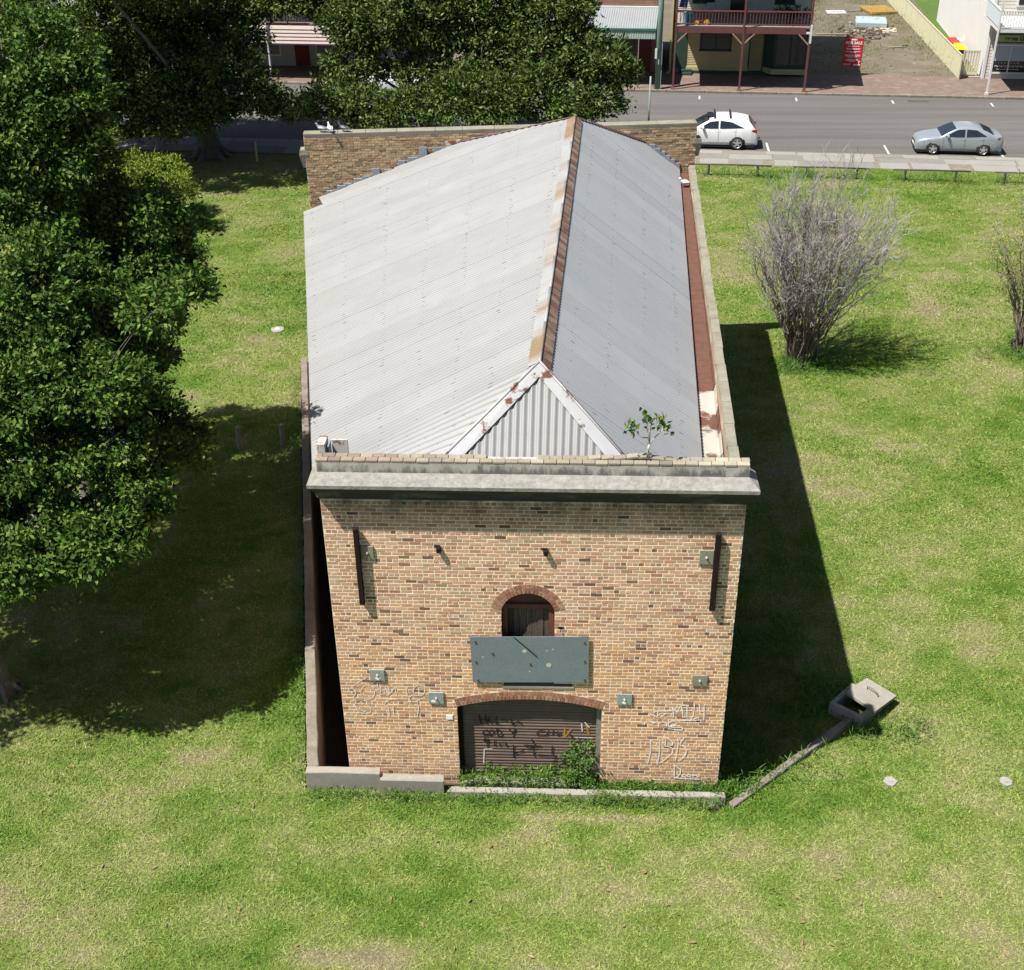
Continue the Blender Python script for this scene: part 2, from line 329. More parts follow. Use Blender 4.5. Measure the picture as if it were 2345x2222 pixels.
GRAF_RIGHT=[[(7.03,2.35),(7.07,2.21),(7.07,2.06)],[(7.03,2.35),(7.15,2.2),(7.19,2.37),(7.21,2.41)],[(7.21,2.41),(7.25,2.27),(7.27,2.08)],[(7.21,2.41),(7.37,2.42)],[(7.17,2.25),(7.45,2.28)],[(7.27,2.08),(7.37,2.1)],[(7.34,2.43),(7.36,2.09)],[(7.49,2.46),(7.5,2.28),(7.48,2.11),(7.43,2.01),(7.59,2.08)],[(7.59,2.46),(7.62,2.28),(7.67,2.25),(7.71,2.3),(7.7,2.47)],[(7.7,2.47),(7.72,2.01)],[(7.05,1.97),(7.43,2.0),(7.72,2.02)],[(6.57,2.12),(6.58,2.18),(6.62,2.1),(6.64,2.17),(6.68,2.09)],[(6.74,2.24),(6.73,2.1),(6.78,2.17)],[(6.82,2.11),(6.92,2.18),(6.82,2.19)],[(6.65,2.24),(7.03,2.26)],[(6.46,1.89),(6.48,1.94),(6.47,1.85)],[(6.56,1.98),(6.67,1.88),(6.64,1.95),(6.69,1.9)],[(6.76,1.81),(6.78,1.93),(6.92,1.94),(6.95,1.83)],[(7.06,2.01),(6.97,1.9),(6.97,1.82),(7.16,1.85),(7.05,1.89)],[(6.98,1.8),(7.26,1.8),(7.3,1.77),(7.27,1.72),(6.98,1.75)],[(6.88,1.47),(6.97,1.49),(7.09,1.38),(7.11,1.3),(7.06,1.27)],[(6.94,1.43),(6.94,1.26)],[(6.93,1.25),(7.06,1.22),(7.12,1.16),(7.1,1.05),(7.01,0.92),(6.92,0.81),(6.85,0.75)],[(7.2,1.48),(7.22,1.34),(7.2,1.05),(7.19,0.84)],[(7.33,1.5),(7.24,1.3),(7.34,1.25),(7.41,1.13),(7.39,1.0),(7.32,0.88),(7.24,0.83)],[(7.17,0.69),(7.19,0.31)],[(7.17,0.69),(7.31,0.57),(7.32,0.46),(7.26,0.35),(7.17,0.31)],[(7.17,0.31),(7.74,0.29)],[(7.44,0.39),(7.43,0.36),(7.4,0.35),(7.36,0.36),(7.35,0.39),(7.36,0.42),(7.39,0.43),(7.43,0.42),(7.44,0.39)],[(7.55,0.39),(7.53,0.37),(7.5,0.36),(7.47,0.37),(7.46,0.39),(7.47,0.42),(7.5,0.43),(7.53,0.42),(7.55,0.39)],[(7.58,0.36),(7.59,0.45),(7.63,0.38),(7.66,0.44),(7.7,0.34),(7.73,0.4)]]
GRAF_FAINT=[[(6.62,1.41),(6.64,1.09),(6.59,0.71)],[(6.82,1.43),(6.83,1.0),(6.8,0.7)]]
GRAF_LEFT=[[(0.57,3.0),(0.38,2.87),(0.27,2.76),(0.25,2.68),(0.32,2.63),(0.3,2.52),(0.23,2.45),(0.31,2.35),(0.25,2.24),(0.35,2.12),(0.47,2.04)],[(0.26,2.26),(0.43,2.3),(0.55,2.22),(0.61,2.1),(0.57,2.01),(0.44,1.98),(0.33,2.03),(0.26,2.23)],[(0.72,2.6),(0.7,2.51),(0.65,2.44),(0.59,2.4),(0.52,2.39),(0.46,2.43),(0.43,2.5),(0.42,2.59),(0.44,2.68),(0.49,2.76),(0.55,2.8),(0.62,2.8),(0.68,2.76),(0.71,2.69),(0.72,2.6)],[(0.79,2.84),(0.81,2.67),(0.87,2.78),(0.83,2.54),(0.94,2.57),(0.92,2.69)],[(1.0,2.78),(1.04,2.68),(0.99,2.52),(1.1,2.65),(1.16,2.77),(1.18,2.56)],[(1.21,2.43),(1.01,2.4),(0.92,2.31),(0.89,2.26),(0.99,2.19),(0.99,1.95)],[(1.09,2.23),(1.09,1.99)],[(1.4,2.76),(1.4,2.55),(1.45,2.48),(1.52,2.56),(1.62,2.52),(1.76,2.56)],[(1.8,2.68),(1.78,2.62),(1.74,2.56),(1.69,2.53),(1.63,2.53),(1.59,2.56),(1.55,2.61),(1.54,2.68),(1.56,2.74),(1.6,2.8),(1.65,2.83),(1.71,2.83),(1.75,2.8),(1.79,2.75),(1.8,2.68)],[(1.45,2.48),(1.47,2.36),(1.57,2.35),(1.63,2.42),(1.77,2.48)],[(1.61,2.37),(1.64,2.19),(1.61,2.04),(1.59,1.93)]]
GRAF_BLACK=[[(3.09,1.43),(2.99,1.39),(2.99,1.27),(3.12,1.28)],[(3.23,1.35),(3.21,1.29),(3.17,1.26),(3.13,1.28),(3.12,1.34),(3.13,1.41),(3.18,1.43),(3.22,1.41),(3.23,1.35)],[(3.28,1.46),(3.31,1.26),(3.42,1.24),(3.37,1.42),(3.28,1.46)],[(3.56,1.47),(3.64,1.34),(3.71,1.49),(3.65,1.23)],[(2.92,1.86),(2.95,1.58)],[(2.92,1.71),(3.07,1.76)],[(3.05,1.85),(3.08,1.61)],[(3.15,1.8),(3.1,1.69),(3.2,1.63)],[(3.3,1.83),(3.26,1.61),(3.36,1.64)],[(3.4,1.75),(3.53,1.71)],[(3.59,1.77),(3.64,1.58),(3.76,1.71),(3.84,1.61)],[(4.33,1.47),(4.18,1.42),(4.17,1.31),(4.38,1.32),(4.43,1.45)],[(4.53,1.45),(4.51,1.34)],[(4.63,1.43),(4.59,1.32),(4.71,1.37)],[(4.89,1.35),(4.98,1.18)],[(3.04,1.19),(2.99,1.1),(3.12,1.1)],[(3.09,1.19),(3.08,0.92)],[(3.24,1.15),(3.23,0.97)],[(3.35,0.97),(3.35,1.06),(3.48,1.07),(3.5,0.96)],[(3.65,1.01),(3.65,0.62)],[(3.88,0.86),(3.68,0.74)],[(4.05,1.19),(4.1,1.06)],[(3.88,1.01),(4.25,1.0)],[(3.92,0.88),(4.17,0.95)],[(4.1,0.86),(4.1,0.68)],[(4.18,0.73),(4.58,0.72),(4.58,0.58),(4.48,0.53)],[(4.5,1.01),(4.5,0.76)]]
GRAF_WHITE=[[(3.0,0.85),(2.98,0.44)],[(3.0,0.86),(3.18,0.87)],[(5.13,1.67),(5.15,1.45)],[(5.2,1.71),(5.3,1.56)],[(5.01,1.27),(5.37,1.26)]]
GRAF_ORANGE=[[(4.77,1.55),(4.76,1.24),(4.91,1.51)],[(5.23,1.65),(5.3,1.34)]]
# ------------------------------------------------------------------ ground, road, paths
HOLE = [(-.98, -.28), (8.2, -.28), (9.12, 22.95), (-4.7, 21.7), (-5.1, 20.65)]
def inpoly(x, y, poly):
    c = np.zeros(np.shape(x), bool); n = len(poly)
    for i in range(n):
        (x0, y0), (x1, y1) = poly[i], poly[(i+1) % n]
        c ^= ((y0 > y) != (y1 > y)) & (x < (x1-x0)*(y-y0)/(y1-y0+1e-12)+x0)
    return c
def flat(name, outer, hole, z, m, kind='structure'):
    bm = bmesh.new(); es = []
    for poly in ([outer] if hole is None else [outer, hole]):
        vs = [bm.verts.new((p[0], p[1], z)) for p in poly]
        es += [bm.edges.new((vs[i], vs[(i+1) % len(vs)])) for i in range(len(vs))]
    bmesh.ops.triangle_fill(bm, use_beauty=True, edges=es, normal=(0, 0, 1))
    me = bpy.data.meshes.new(name); bm.to_mesh(me); bm.free(); me.materials.append(m)
    for p in me.polygons:
        if p.normal.z < 0: p.flip()
    o = link(name, me); o['kind'] = kind; return o
def make_lawn():
    bm = bmesh.new(); d = .3; xs = np.concatenate([np.arange(-60, -27, 3), np.arange(-27, 33, d), np.arange(33, 61, 3)]); ys = np.concatenate([np.arange(-36, -10.5, 3), np.arange(-10, 49.5, d)])
    g = [[bm.verts.new((x, y, 0)) for y in ys] for x in xs]
    for i in range(len(xs)-1):
        for j in range(len(ys)-1): bm.faces.new((g[i][j], g[i+1][j], g[i+1][j+1], g[i][j+1]))
    n = len(HOLE)
    for i in range(n):
        a, b = HOLE[i], HOLE[(i+1) % n]; x0, x1 = min(a[0], b[0])-.6, max(a[0], b[0])+.6; y0, y1 = min(a[1], b[1])-.6, max(a[1], b[1])+.6
        fs = [f for f in bm.faces if x0 < f.calc_center_median().x < x1 and y0 < f.calc_center_median().y < y1]
        es = list({e for f in fs for e in f.edges}); vs = list({v for f in fs for v in f.verts})
        bmesh.ops.bisect_plane(bm, geom=fs+es+vs, plane_co=(a[0], a[1], 0), plane_no=(b[1]-a[1], a[0]-b[0], 0))
    G0 = st((0, -15.35, 0)); fs = [f for f in bm.faces if 40 < f.calc_center_median().y]; es = list({e for f in fs for e in f.edges}); vs = list({v for f in fs for v in f.verts})
    e_ = st((1, -15.335, 0)); nx, ny = -(e_[1]-G0[1]), e_[0]-G0[0]; bmesh.ops.bisect_plane(bm, geom=fs+es+vs, plane_co=G0, plane_no=(nx, ny, 0), clear_outer=True)
    cs = [f.calc_center_median() for f in bm.faces]; k = inpoly(np.array([c.x for c in cs]), np.array([c.y for c in cs]), HOLE); bmesh.ops.delete(bm, geom=[f for f, q in zip(list(bm.faces), k) if q], context='FACES')
    me = bpy.data.meshes.new('lawn'); bm.to_mesh(me); bm.free(); me.materials.append(MATS['lawn']); co = np.zeros(len(me.vertices)*3, np.float32); me.vertices.foreach_get('co', co); co = co.reshape(-1, 3)
    a = me.color_attributes.new('lc', 'FLOAT_COLOR', 'POINT'); c = np.ones((len(co), 4), np.float32); c[:, :3] = lawn_rgb(lawn_value(co[:, 0].astype(float), co[:, 1].astype(float))); a.data.foreach_set('color', c.ravel())
    co[:, 2] = ground_z(co[:, 0], co[:, 1]); me.vertices.foreach_set('co', co.ravel()); me.update()
    o = link('lawn', me); o['kind'] = 'structure'
make_lawn()
def spoly(a): return [st((s, t, 0))[:2] for s, t in a]
road = flat('road', spoly([(-70, -12.9), (70, -12.3), (70, 0), (-70, 0)]), None, -.10, MATS['asphalt'])
base_ = flat('footpath_base', spoly([(-60, -15.6), (60, -15.1), (60, -12.3), (-60, -12.9)]), None, -.012, MATS['concrete_old'])
fp = flat('far_footpath', spoly([(-70, .22), (70, .22), (70, 5.0), (-70, 5.0)]), None, .02, MATS['paver_red'])
lot = flat('vacant_lot_ground', spoly([(-70, 5.0), (19.6, 5.0), (19.6, 70), (-70, 70)]), None, .01, MATS['dry_dirt'])
flat('back_lawn', spoly([(19.6, 5.0), (90, 5.0), (90, 70), (19.6, 70)]), None, .006, MATS['far_grass'])
flat('far_ground', [(-400, 118), (400, 100), (400, 500), (-400, 500)], None, -.2, MATS['far_grass'])
# far kerb, with its worn stones
kb = thing('kerb', st((0, 0, 0)), 'old stone kerb along the far side of the road', 'kerb', rz=ST_A)
s = -45.0
while s < 45:
    ln = rnd.uniform(1.6, 2.6); mb = MB(); mb.bbox(s+.01, rnd.uniform(-.02, .02), -.12, s+ln-.01, .22, .035+rnd.uniform(-.01, .012), .02)
    toworld_local('kerb_stone', mb, MATS['concrete_old'], kb); s += ln
# parking lines
def quad_local(name, m, parent, pts, z):
    return link(name, me_from(name, [(p[0], p[1], z) for p in pts], [tuple(range(len(pts)))], m), parent)
for s_, t0, t1, dx in [(5.7, -12.9, -10.7, -.1), (12.15, -12.8, -10.6, -.1), (18.15, -12.7, -10.5, -.1), (1.85, -1.5, -.75, 0), (7.85, -1.5, -.7, 0), (13.7, -1.6, -.85, 0), (19.6, -1.75, -.95, 0), (-4.1, -1.5, -.7, 0), (25.6, -1.8, -1.0, 0), (-.4, -12.9, -11.2, -.1), (-7, -12.9, -11.2, -.1)]:
    a = [st((s_, t0, 0)), st((s_+.11, t0, 0)), st((s_+.11+dx, t1, 0)), st((s_+dx, t1, 0))]
    quad_local('parking_line', MATS['line_white'], road, a, -.096)
for t in (-6.1, -8.2):
    a = [st((-40, t, 0)), st((40, t+.3, 0)), st((40, t+.38, 0)), st((-40, t+.08, 0))]
    quad_local('wheel_polish_line', mat('road_pale', (.14, .13, .115), (.105, .098, .088), .8, .9, sc3=(.3, 2, 1)), road, a, -.097)
for s_, t_ in ((14.7, -1.1),):
    quad_local('road_patch', mat('patch', (.05, .047, .045), (.065, .06, .055), 3, .9), road, [st((s_, t_, 0)), st((s_+1.2, t_, 0)), st((s_+1.3, t_+.4, 0)), st((s_, t_+.4, 0))], -.096)
# near footpath: concrete slabs
fpn = thing('footpath', st((0, -14.1, 0)), 'pale concrete footpath of large slabs beside the lawn', 'footpath', rz=ST_A); del fpn['category']; del fpn['label']; fpn['kind'] = 'structure'
s = -32.0
while s < 34:
    ln = rnd.uniform(1.5, 2.6)
    for (ta, tb) in ((-15.25, -14.25), (-14.22, -13.35), (-13.32, -12.78)):
        if ta < -15.2 and rnd.random() < .12 and s > 8: continue
        off = rnd.uniform(-.5, .5) if ta < -14.5 else rnd.uniform(-.2, .2)
        mb = MB(); mb.bbox(s+off+.012, ta+14.1+s*.005, -.06, s+ln+off-.012, tb+14.1+s*.005, .012+rnd.uniform(-.006, .012), .008)
        toworld_local('slab', mb, MATS['concrete_slab'] if rnd.random() < .6 else mat('concrete_slab_dull', (.215, .207, .188), (.18, .172, .155), 1.0, .9, bmp=.25, fine=14), fpn)
    s += ln
# ------------------------------------------------------------------ bricks
BR_LEN, BR_H, CRS, JNT = .225, .0715, .0845, .013
PAL_LOW = [(.594, .370, .210), (.563, .340, .187), (.610, .395, .228), (.531, .311, .176), (.571, .351, .205), (.492, .274, .162), (.437, .246, .147), (.336, .206, .128), (.516, .337, .205), (.477, .308, .191)]
WT_LOW = [20, 20, 14, 14, 12, 9, 4, 2, 8, 5]
PAL_UP = [(.566, .372, .250), (.530, .335, .223), (.588, .406, .279), (.494, .291, .197), (.552, .352, .233), (.443, .248, .168), (.494, .358, .246), (.350, .228, .158), (.538, .386, .266), (.516, .305, .207)]
WT_UP = [18, 16, 12, 8, 14, 5, 10, 2, 9, 7]
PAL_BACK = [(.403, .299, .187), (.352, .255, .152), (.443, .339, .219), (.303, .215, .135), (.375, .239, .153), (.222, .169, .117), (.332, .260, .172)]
def sub(iv, a, b):
    o = []
    for x0, x1 in iv:
        if b <= x0 or a >= x1: o.append((x0, x1)); continue
        if a > x0: o.append((x0, a))
        if b < x1: o.append((b, x1))
    return o
def brick_mesh(lx, col):
    """one brick, front towards -y, slightly worn corners"""
    c = .006; y0, y1 = 0, .05; h = BR_H
    V = [(c, y0, c), (lx-c, y0, c), (lx-c, y0, h-c), (c, y0, h-c), (0, .006, 0), (lx, .006, 0), (lx, .006, h), (0, .006, h), (0, y1, 0), (lx, y1, 0), (lx, y1, h), (0, y1, h)]
    F = [(0, 1, 2, 3), (0, 4, 5, 1), (1, 5, 6, 2), (2, 6, 7, 3), (3, 7, 4, 0), (4, 8, 9, 5), (5, 9, 10, 6), (6, 10, 11, 7), (7, 11, 8, 4)]
    return V, F
def lay_bricks(x1, z0, z1, excl, palf, face_rough=.004):
    """yield (x, y, z, length, colour) of every brick of a wall face"""
    out = []; i = 0; z = z0
    while z+BR_H < z1:
        zc = z+BR_H/2; head = (i % 4 == 2)
        unit = (.1155 if head else BR_LEN+JNT); off = (.06 if head else (0 if i % 2 else .119))+rnd.uniform(-.012, .012)
        iv = [(0, x1)]
        for a, b in excl(zc): iv = sub(iv, a, b)
        x = -off
        while x < x1:
            xe = x+unit-JNT
            for a, b in iv:
                xa, xb = max(x, a+.002), min(xe, b-.002)
                if xb-xa > .035:
                    j = rnd.uniform(-.002, .002)
                    pal, wt = palf(xa, zc); c = rnd.choices(pal, wt)[0]; f = rnd.uniform(.88, 1.1)
                    y = -rnd.random()**2*face_rough if rnd.random() > .04 else .0008
                    out.append((xa+j, y, z+rnd.uniform(-.0025, .0025), xb-xa, tuple(k*f for k in c)))
            x += unit
        z += CRS; i += 1
    return out
def joined_bricks(name, bricks, m, parent, fr):
    V, F, K = [], [], []
    for (x, y, z, ln, col) in bricks:
        v, f = brick_mesh(ln, col); n = len(V); V += [fr(p[0]+x, p[1]+y, p[2]+z) for p in v]; F += [tuple(i+n for i in q) for q in f]; K += [col]*12
    o = link(name, me_from(name, V, F, m, col=np.array(K)), parent); o['kind'] = 'stuff'; return o
def strips(x1, z0, z1, dz, excl):
    mb = MB(); z = z0
    while z < z1-1e-6:
        ze = min(z+dz, z1); iv = [(0, x1)]
        for a, b in excl((z+ze)/2): iv = sub(iv, a, b)
        for a, b in iv: mb.quad((a, 0, z), (b, 0, z), (b, 0, ze), (a, 0, ze))
        z = ze
    return mb
# ------------------------------------------------------------------ the warehouse
WH = thing('warehouse', (4.0, 0, 0), 'derelict tan brick warehouse with pale corrugated iron roof standing on the lawn', 'building')
W = 8.15; UX, UH, UR, UZ = 3.99, .54, .557, 4.723; LX, LH, LR, LZ = 4.005, 1.545, 4.99, -2.50
def open_front(zc, ring):
    e = []
    # upper arched window
    ro = UR+ring
    if 2.95 < zc < 4.86: e.append((UX-UH, UX+UH))
    elif 4.86 <= zc < UZ+ro: h = math.sqrt(ro*ro-(zc-UZ)**2); e.append((UX-h, UX+h))
    if 2.86 < zc <= 2.95: e.append((3.47, 4.92))
    # roller door arch
    ro = LR+ring
    if zc < 2.245: e.append((LX-LH, LX+LH))
    elif zc < LZ+ro*math.cos(rad(18.04)): h = LH+(zc-2.245)*.32; e.append((LX-h, LX+h))
    elif zc < LZ+ro: h = math.sqrt(ro*ro-(zc-LZ)**2); e.append((LX-h, LX+h))
    if 4.37 < zc < 4.43: e.append((4.60, 4.72))
    return e
mo = strips(W, -.4, 7.6, .0422, lambda z: open_front(z, .06)); mo.xform(lambda p: (p[0], .0025, p[2]))
wf = mo.build('wall_front', MATS['mortar'], WH)
def pal_front(x, z):
    t = min(1, max(0, (z-3.2)/1.8+rnd.uniform(-.25, .25)))
    k = rnd.random()
    if k < .035: return ([(.17, .105, .072), (.22, .13, .085)], [1, 1])
    if k < .095: return ([(.37, .20, .135), (.42, .235, .15), (.34, .175, .12)], [1, 1, 1])
    return (PAL_UP, WT_UP) if rnd.random() < t else (PAL_LOW, WT_LOW)
bricks = lay_bricks(W, -.26, 7.49, lambda z: open_front(z, .222), pal_front)
full = [b for b in bricks if abs(b[3]-BR_LEN) < .004 and b[2] > 4.4]
full.sort(key=lambda b: -b[2]); singles = full[:290]; sset = set(map(id, singles))
VAR = []
for k in range(36):
    c = rnd.choices(*pal_front(1, 6.5))[0]; f = rnd.uniform(.86, 1.1); c = tuple(q*f for q in c)
    v, fc = brick_mesh(BR_LEN, c); VAR.append(me_from('brick', v, fc, MATS['brick'], col=np.array([c]*12)))
pb = parent_base(wf)
for b in singles:
    link('brick', rnd.choice(VAR), wf, loc=(b[0]-pb[0], b[1]-pb[1], b[2]-pb[2]))
joined_bricks('brick_field', [b for b in bricks if id(b) not in sset], MATS['brick'], wf, lambda x, y, z: (x, y, z))
# arch bricks
def arch_ring(cx, cz, r0, r1, half, n, y=-.006):
    out = []
    for i in range(n):
        a0 = -half+2*half*i/n+.006/r0; a1 = -half+2*half*(i+1)/n-.006/r0; yy = y-rnd.random()*.006
        c = rnd.choice([(.33, .165, .11), (.37, .205, .14), (.30, .14, .095), (.40, .25, .17), (.35, .19, .13)]); f = rnd.uniform(.9, 1.1); c = tuple(k*f for k in c)
        P = [(cx+r*math.sin(a), cz+r*math.cos(a)) for a, r in ((a0, r0), (a1, r0), (a1, r1), (a0, r1))]
        V = [(p[0], yy, p[1]) for p in P]+[(p[0], .10, p[1]) for p in P]
        F = [(0, 1, 2, 3), (0, 4, 5, 1), (1, 5, 6, 2), (2, 6, 7, 3), (3, 7, 4, 0)]
        F = [tuple(reversed(f_)) if k else f_ for k, f_ in enumerate(F)]
        link('arch_brick', me_from('arch_brick', V, F, MATS['brick'], col=np.array([c]*8)), wf)
for r0, r1 in ((UR, UR+.105), (UR+.115, UR+.218)): arch_ring(UX, UZ, r0, r1, rad(76), int(2*rad(76)*(r0+.05)/.083))
for r0, r1 in ((LR, LR+.105), (LR+.114, LR+.218)): arch_ring(LX, LZ, r0, r1, rad(18.04), int(2*rad(18.04)*(r0+.05)/.083))
# reveals of the two openings
def reveal(cx, half, zb, zs, cz, R, depth, name, m):
    a = math.asin(half/R); P = [(cx-half, zb), (cx-half, zs)]+[(cx+R*math.sin(t), cz+R*math.cos(t)) for t in np.linspace(-a, a, 24)]+[(cx+half, zs), (cx+half, zb)]
    mb = MB()
    for p, q in zip(P[:-1], P[1:]): mb.quad((p[0], .0, p[1]), (q[0], .0, q[1]), (q[0], depth, q[1]), (p[0], depth, p[1]))
    return mb.build(name, m, wf)
reveal(UX, UH, 2.9, 4.86, UZ, UR, .34, 'window_reveal', mat('reveal', (.30, .15, .10), (.23, .12, .08), 5, .9)); reveal(LX, LH, -.3, 2.245, LZ, LR, .60, 'door_reveal', MATS['brick_side'])
# upper opening: red frame, broken timber shutter of planks
fr = MB(); a = math.asin(UH/UR); Y = .20
arc = [(UX+(UR-.01)*math.sin(t), UZ+(UR-.01)*math.cos(t)) for t in np.linspace(-a, a, 20)]
fr.add([(p[0], Y, p[1]) for p in arc]+[(UX+.53, Y, 4.86), (UX-.53, Y, 4.86)], [tuple(range(21, -1, -1))])
fr.box(UX-.53, Y-.06, 4.80, UX+.53, Y+.05, 4.90); fr.box(UX+.42, Y-.06, 2.95, UX+.53, Y+.05, 4.80); fr.box(UX-.53, Y-.06, 2.95, UX-.42, Y+.05, 4.80)
shut = fr.build('shutter_frame', MATS['frame_timber'], WH)
x = UX-.42
for k, wd in enumerate((.13, .10, .15, .11, .13, .12, .10)):
    mb = MB(); d = rnd.uniform(-.01, .03) if k else .10; tl = rnd.uniform(-.02, .02)
    mb.hexa([(x+.004+tl, Y+d, 2.96), (x+wd-.004+tl, Y+d, 2.96), (x+wd-.004+tl, Y+d+.025, 2.96), (x+.004+tl, Y+d+.025, 2.96)], [(x+.004, Y+d, 4.79), (x+wd-.004, Y+d, 4.79), (x+wd-.004, Y+d+.025, 4.79), (x+.004, Y+d+.025, 4.79)])
    mb.build('plank', MATS['old_plank'], shut); x += wd
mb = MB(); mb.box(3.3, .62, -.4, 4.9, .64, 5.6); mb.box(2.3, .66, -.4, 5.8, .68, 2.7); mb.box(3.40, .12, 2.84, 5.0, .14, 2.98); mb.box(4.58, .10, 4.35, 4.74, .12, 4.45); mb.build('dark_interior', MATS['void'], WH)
mb = MB(); mb.bbox(3.44, -.02, 2.80, 4.95, .12, 2.86, .008); mb.build('window_sill', MATS['concrete_pale'], WH)
mb = MB(); mb.box(4.60, -.01, 4.425, 4.72, .0, 4.45); mb.tube([(4.66, -.02, 4.42), (4.66, -.03, 4.33)], .008, 5); mb.build('iron_hook', MATS['steel_dark'], WH)
# sheet of blue-grey steel screwed over the lower half of the window
mb = MB(); B0, B1 = -.055, -.043
mb.hexa([(2.83, B0, 2.97), (5.255, B0, 3.03), (5.255, B1, 3.03), (2.83, B1, 2.97)], [(2.80, B0, 4.18), (5.235, B0, 4.245), (5.235, B1, 4.245), (2.80, B1, 4.18)])
cov = mb.build('cover_sheet', MATS['steel_blue'], WH)
for x, z in ((2.9, 4.08), (2.9, 3.55), (2.93, 3.05), (5.14, 4.12), (5.15, 3.62), (5.16, 3.12), (3.25, 3.78), (4.03, 3.52)):
    mb = MB(); mb.tube([(x, B0, z), (x, B0-.022, z)], .02, 8); o = mb.build('screw', mat('screw_rust', (.10, .045, .025), (.16, .08, .04), 20, .8), cov)
    mb = MB(); mb.quad((x-.012, B0-.002, z-.02), (x+.014, B0-.002, z-.02), (x+.004, B0-.002, z-.12), (x-.002, B0-.002, z-.12)); mb.build('rust_run', mat('rust_run', (.17, .12, .09), (.2, .17, .15), 20, .8), cov)
def disc(cx, cz, r, y, n=12, sq=1.0): return [(cx+r*math.cos(2*math.pi*i/n)*rnd.uniform(.8, 1.1), y, cz+r*sq*math.sin(2*math.pi*i/n)*rnd.uniform(.8, 1.1)) for i in range(n)]
for x, z, r in ((3.92, 3.84, .05), (4.42, 3.48, .06), (4.38, 3.86, .02), (4.5, 3.9, .02), (3.05, 3.66, .02), (4.02, 3.30, .02)):
    V = disc(x, z, r, B0-.003); link('bird_dropping', me_from('d', V, [tuple(range(len(V)))], mat('dropping', (.42, .40, .33), (.5, .48, .42), 20, .8)), cov)
mb = MB(); mb.tube([(3.70, -.06, 4.2), (4.17, -.075, 3.72)], .009, 5); mb.build('dark_diagonal', MATS['steel_dark'], cov)  # thin dark tube running diagonally across the cover sheet
# tie bars and anchor plates
for x0, x1 in ((.60, .70), (7.615, 7.725)):
    mb = MB(); mb.bbox(x0, -.12, 5.0, x1, -.03, 6.83, .006); mb.box(x0+.02, -.05, 5.3, x1-.02, .02, 5.36); mb.box(x0+.02, -.05, 6.4, x1-.02, .02, 6.46); mb.build('tie_bar', MATS['steel_dark'], WH)
for x, z, wd, hh, mm, tilt in ((.83, 6.23, .25, .30, 'plate_green', .01), (7.48, 6.24, .27, .33, 'plate_green', 0), (.81, 3.09, .31, .30, 'galv_plate', 0), (2.03, 2.49, .32, .31, 'galv_plate', .01), (6.02, 2.56, .31, .29, 'galv_plate', 0), (7.56, 3.12, .31, .27, 'plate_green', 0)):
    mb = MB(); mb.bbox(x-wd/2, -.035, z-hh/2, x+wd/2, -.008, z+hh/2, .004); p = mb.build('anchor_plate', MATS[mm], WH)
    mb = MB(); mb.tube([(x, -.035, z), (x, -.075, z)], .014, 8); mb.tube([(x, -.035, z), (x, -.05, z)], .028, 6); mb.build('anchor_bolt', MATS['bolt'], p)
    if mm == 'galv_plate':
        V = disc(x+rnd.uniform(-.08, .08), z-.08, .06, -.038, 10, .7); link('paint_smear', me_from('d', V, [tuple(range(len(V)))], MATS['paint_white_tag']), p)
for x, z in ((2.25, 6.34), (4.35, 6.31)):
    mb = MB(); mb.bbox(x-.045, -.10, z-.055, x+.045, .0, z+.055, .01); mb.box(x-.09, -.03, z+.05, x+.02, .0, z+.075); mb.build('wall_bracket', MATS['steel_dark'], WH)
mb = MB(); mb.bbox(2.22, -.02, 1.88, 2.36, -.006, 2.0, .004); mb.build('white_sticker', MATS['paint_white_tag'], WH)
# roller door of curved slats
rd_ = MB(); rd_.box(LX-LH, .20, .02, LX+LH, .23, .16); RD = rd_.build('roller_door', MATS['roller'], WH)
prof = [(.0, .0), (.012, .012), (.02, .035), (.02, .05), (.012, .073), (0, .085)]
V = []; F = []
for i, (dy, dz) in enumerate(prof): V += [(-LH+.05, -dy, dz), (LH-.05, -dy, dz)]
for i in range(len(prof)-1): F.append((2*i, 2*i+1, 2*i+3, 2*i+2))
slat = me_from('slat', V, F, MATS['roller'], True); pb = parent_base(RD)
for k in range(29): link('slat', slat, RD, loc=(LX-pb[0], .20-pb[1]+rnd.uniform(-.003, .003), .16+k*.086-pb[2]))
for sx in (-1, 1):
    mb = MB(); xx = LX+sx*(LH-.05); mb.box(xx-.05, .12, -.1, xx+.05, .19, 2.5); mb.build('door_guide', MATS['timber_grey' if sx > 0 else 'steel_dark'], RD)
mb = MB(); mb.bbox(LX-LH, -.02, -.3, LX+LH, .62, .02, .01); mb.build('door_sill', MATS['concrete_pale'], WH)
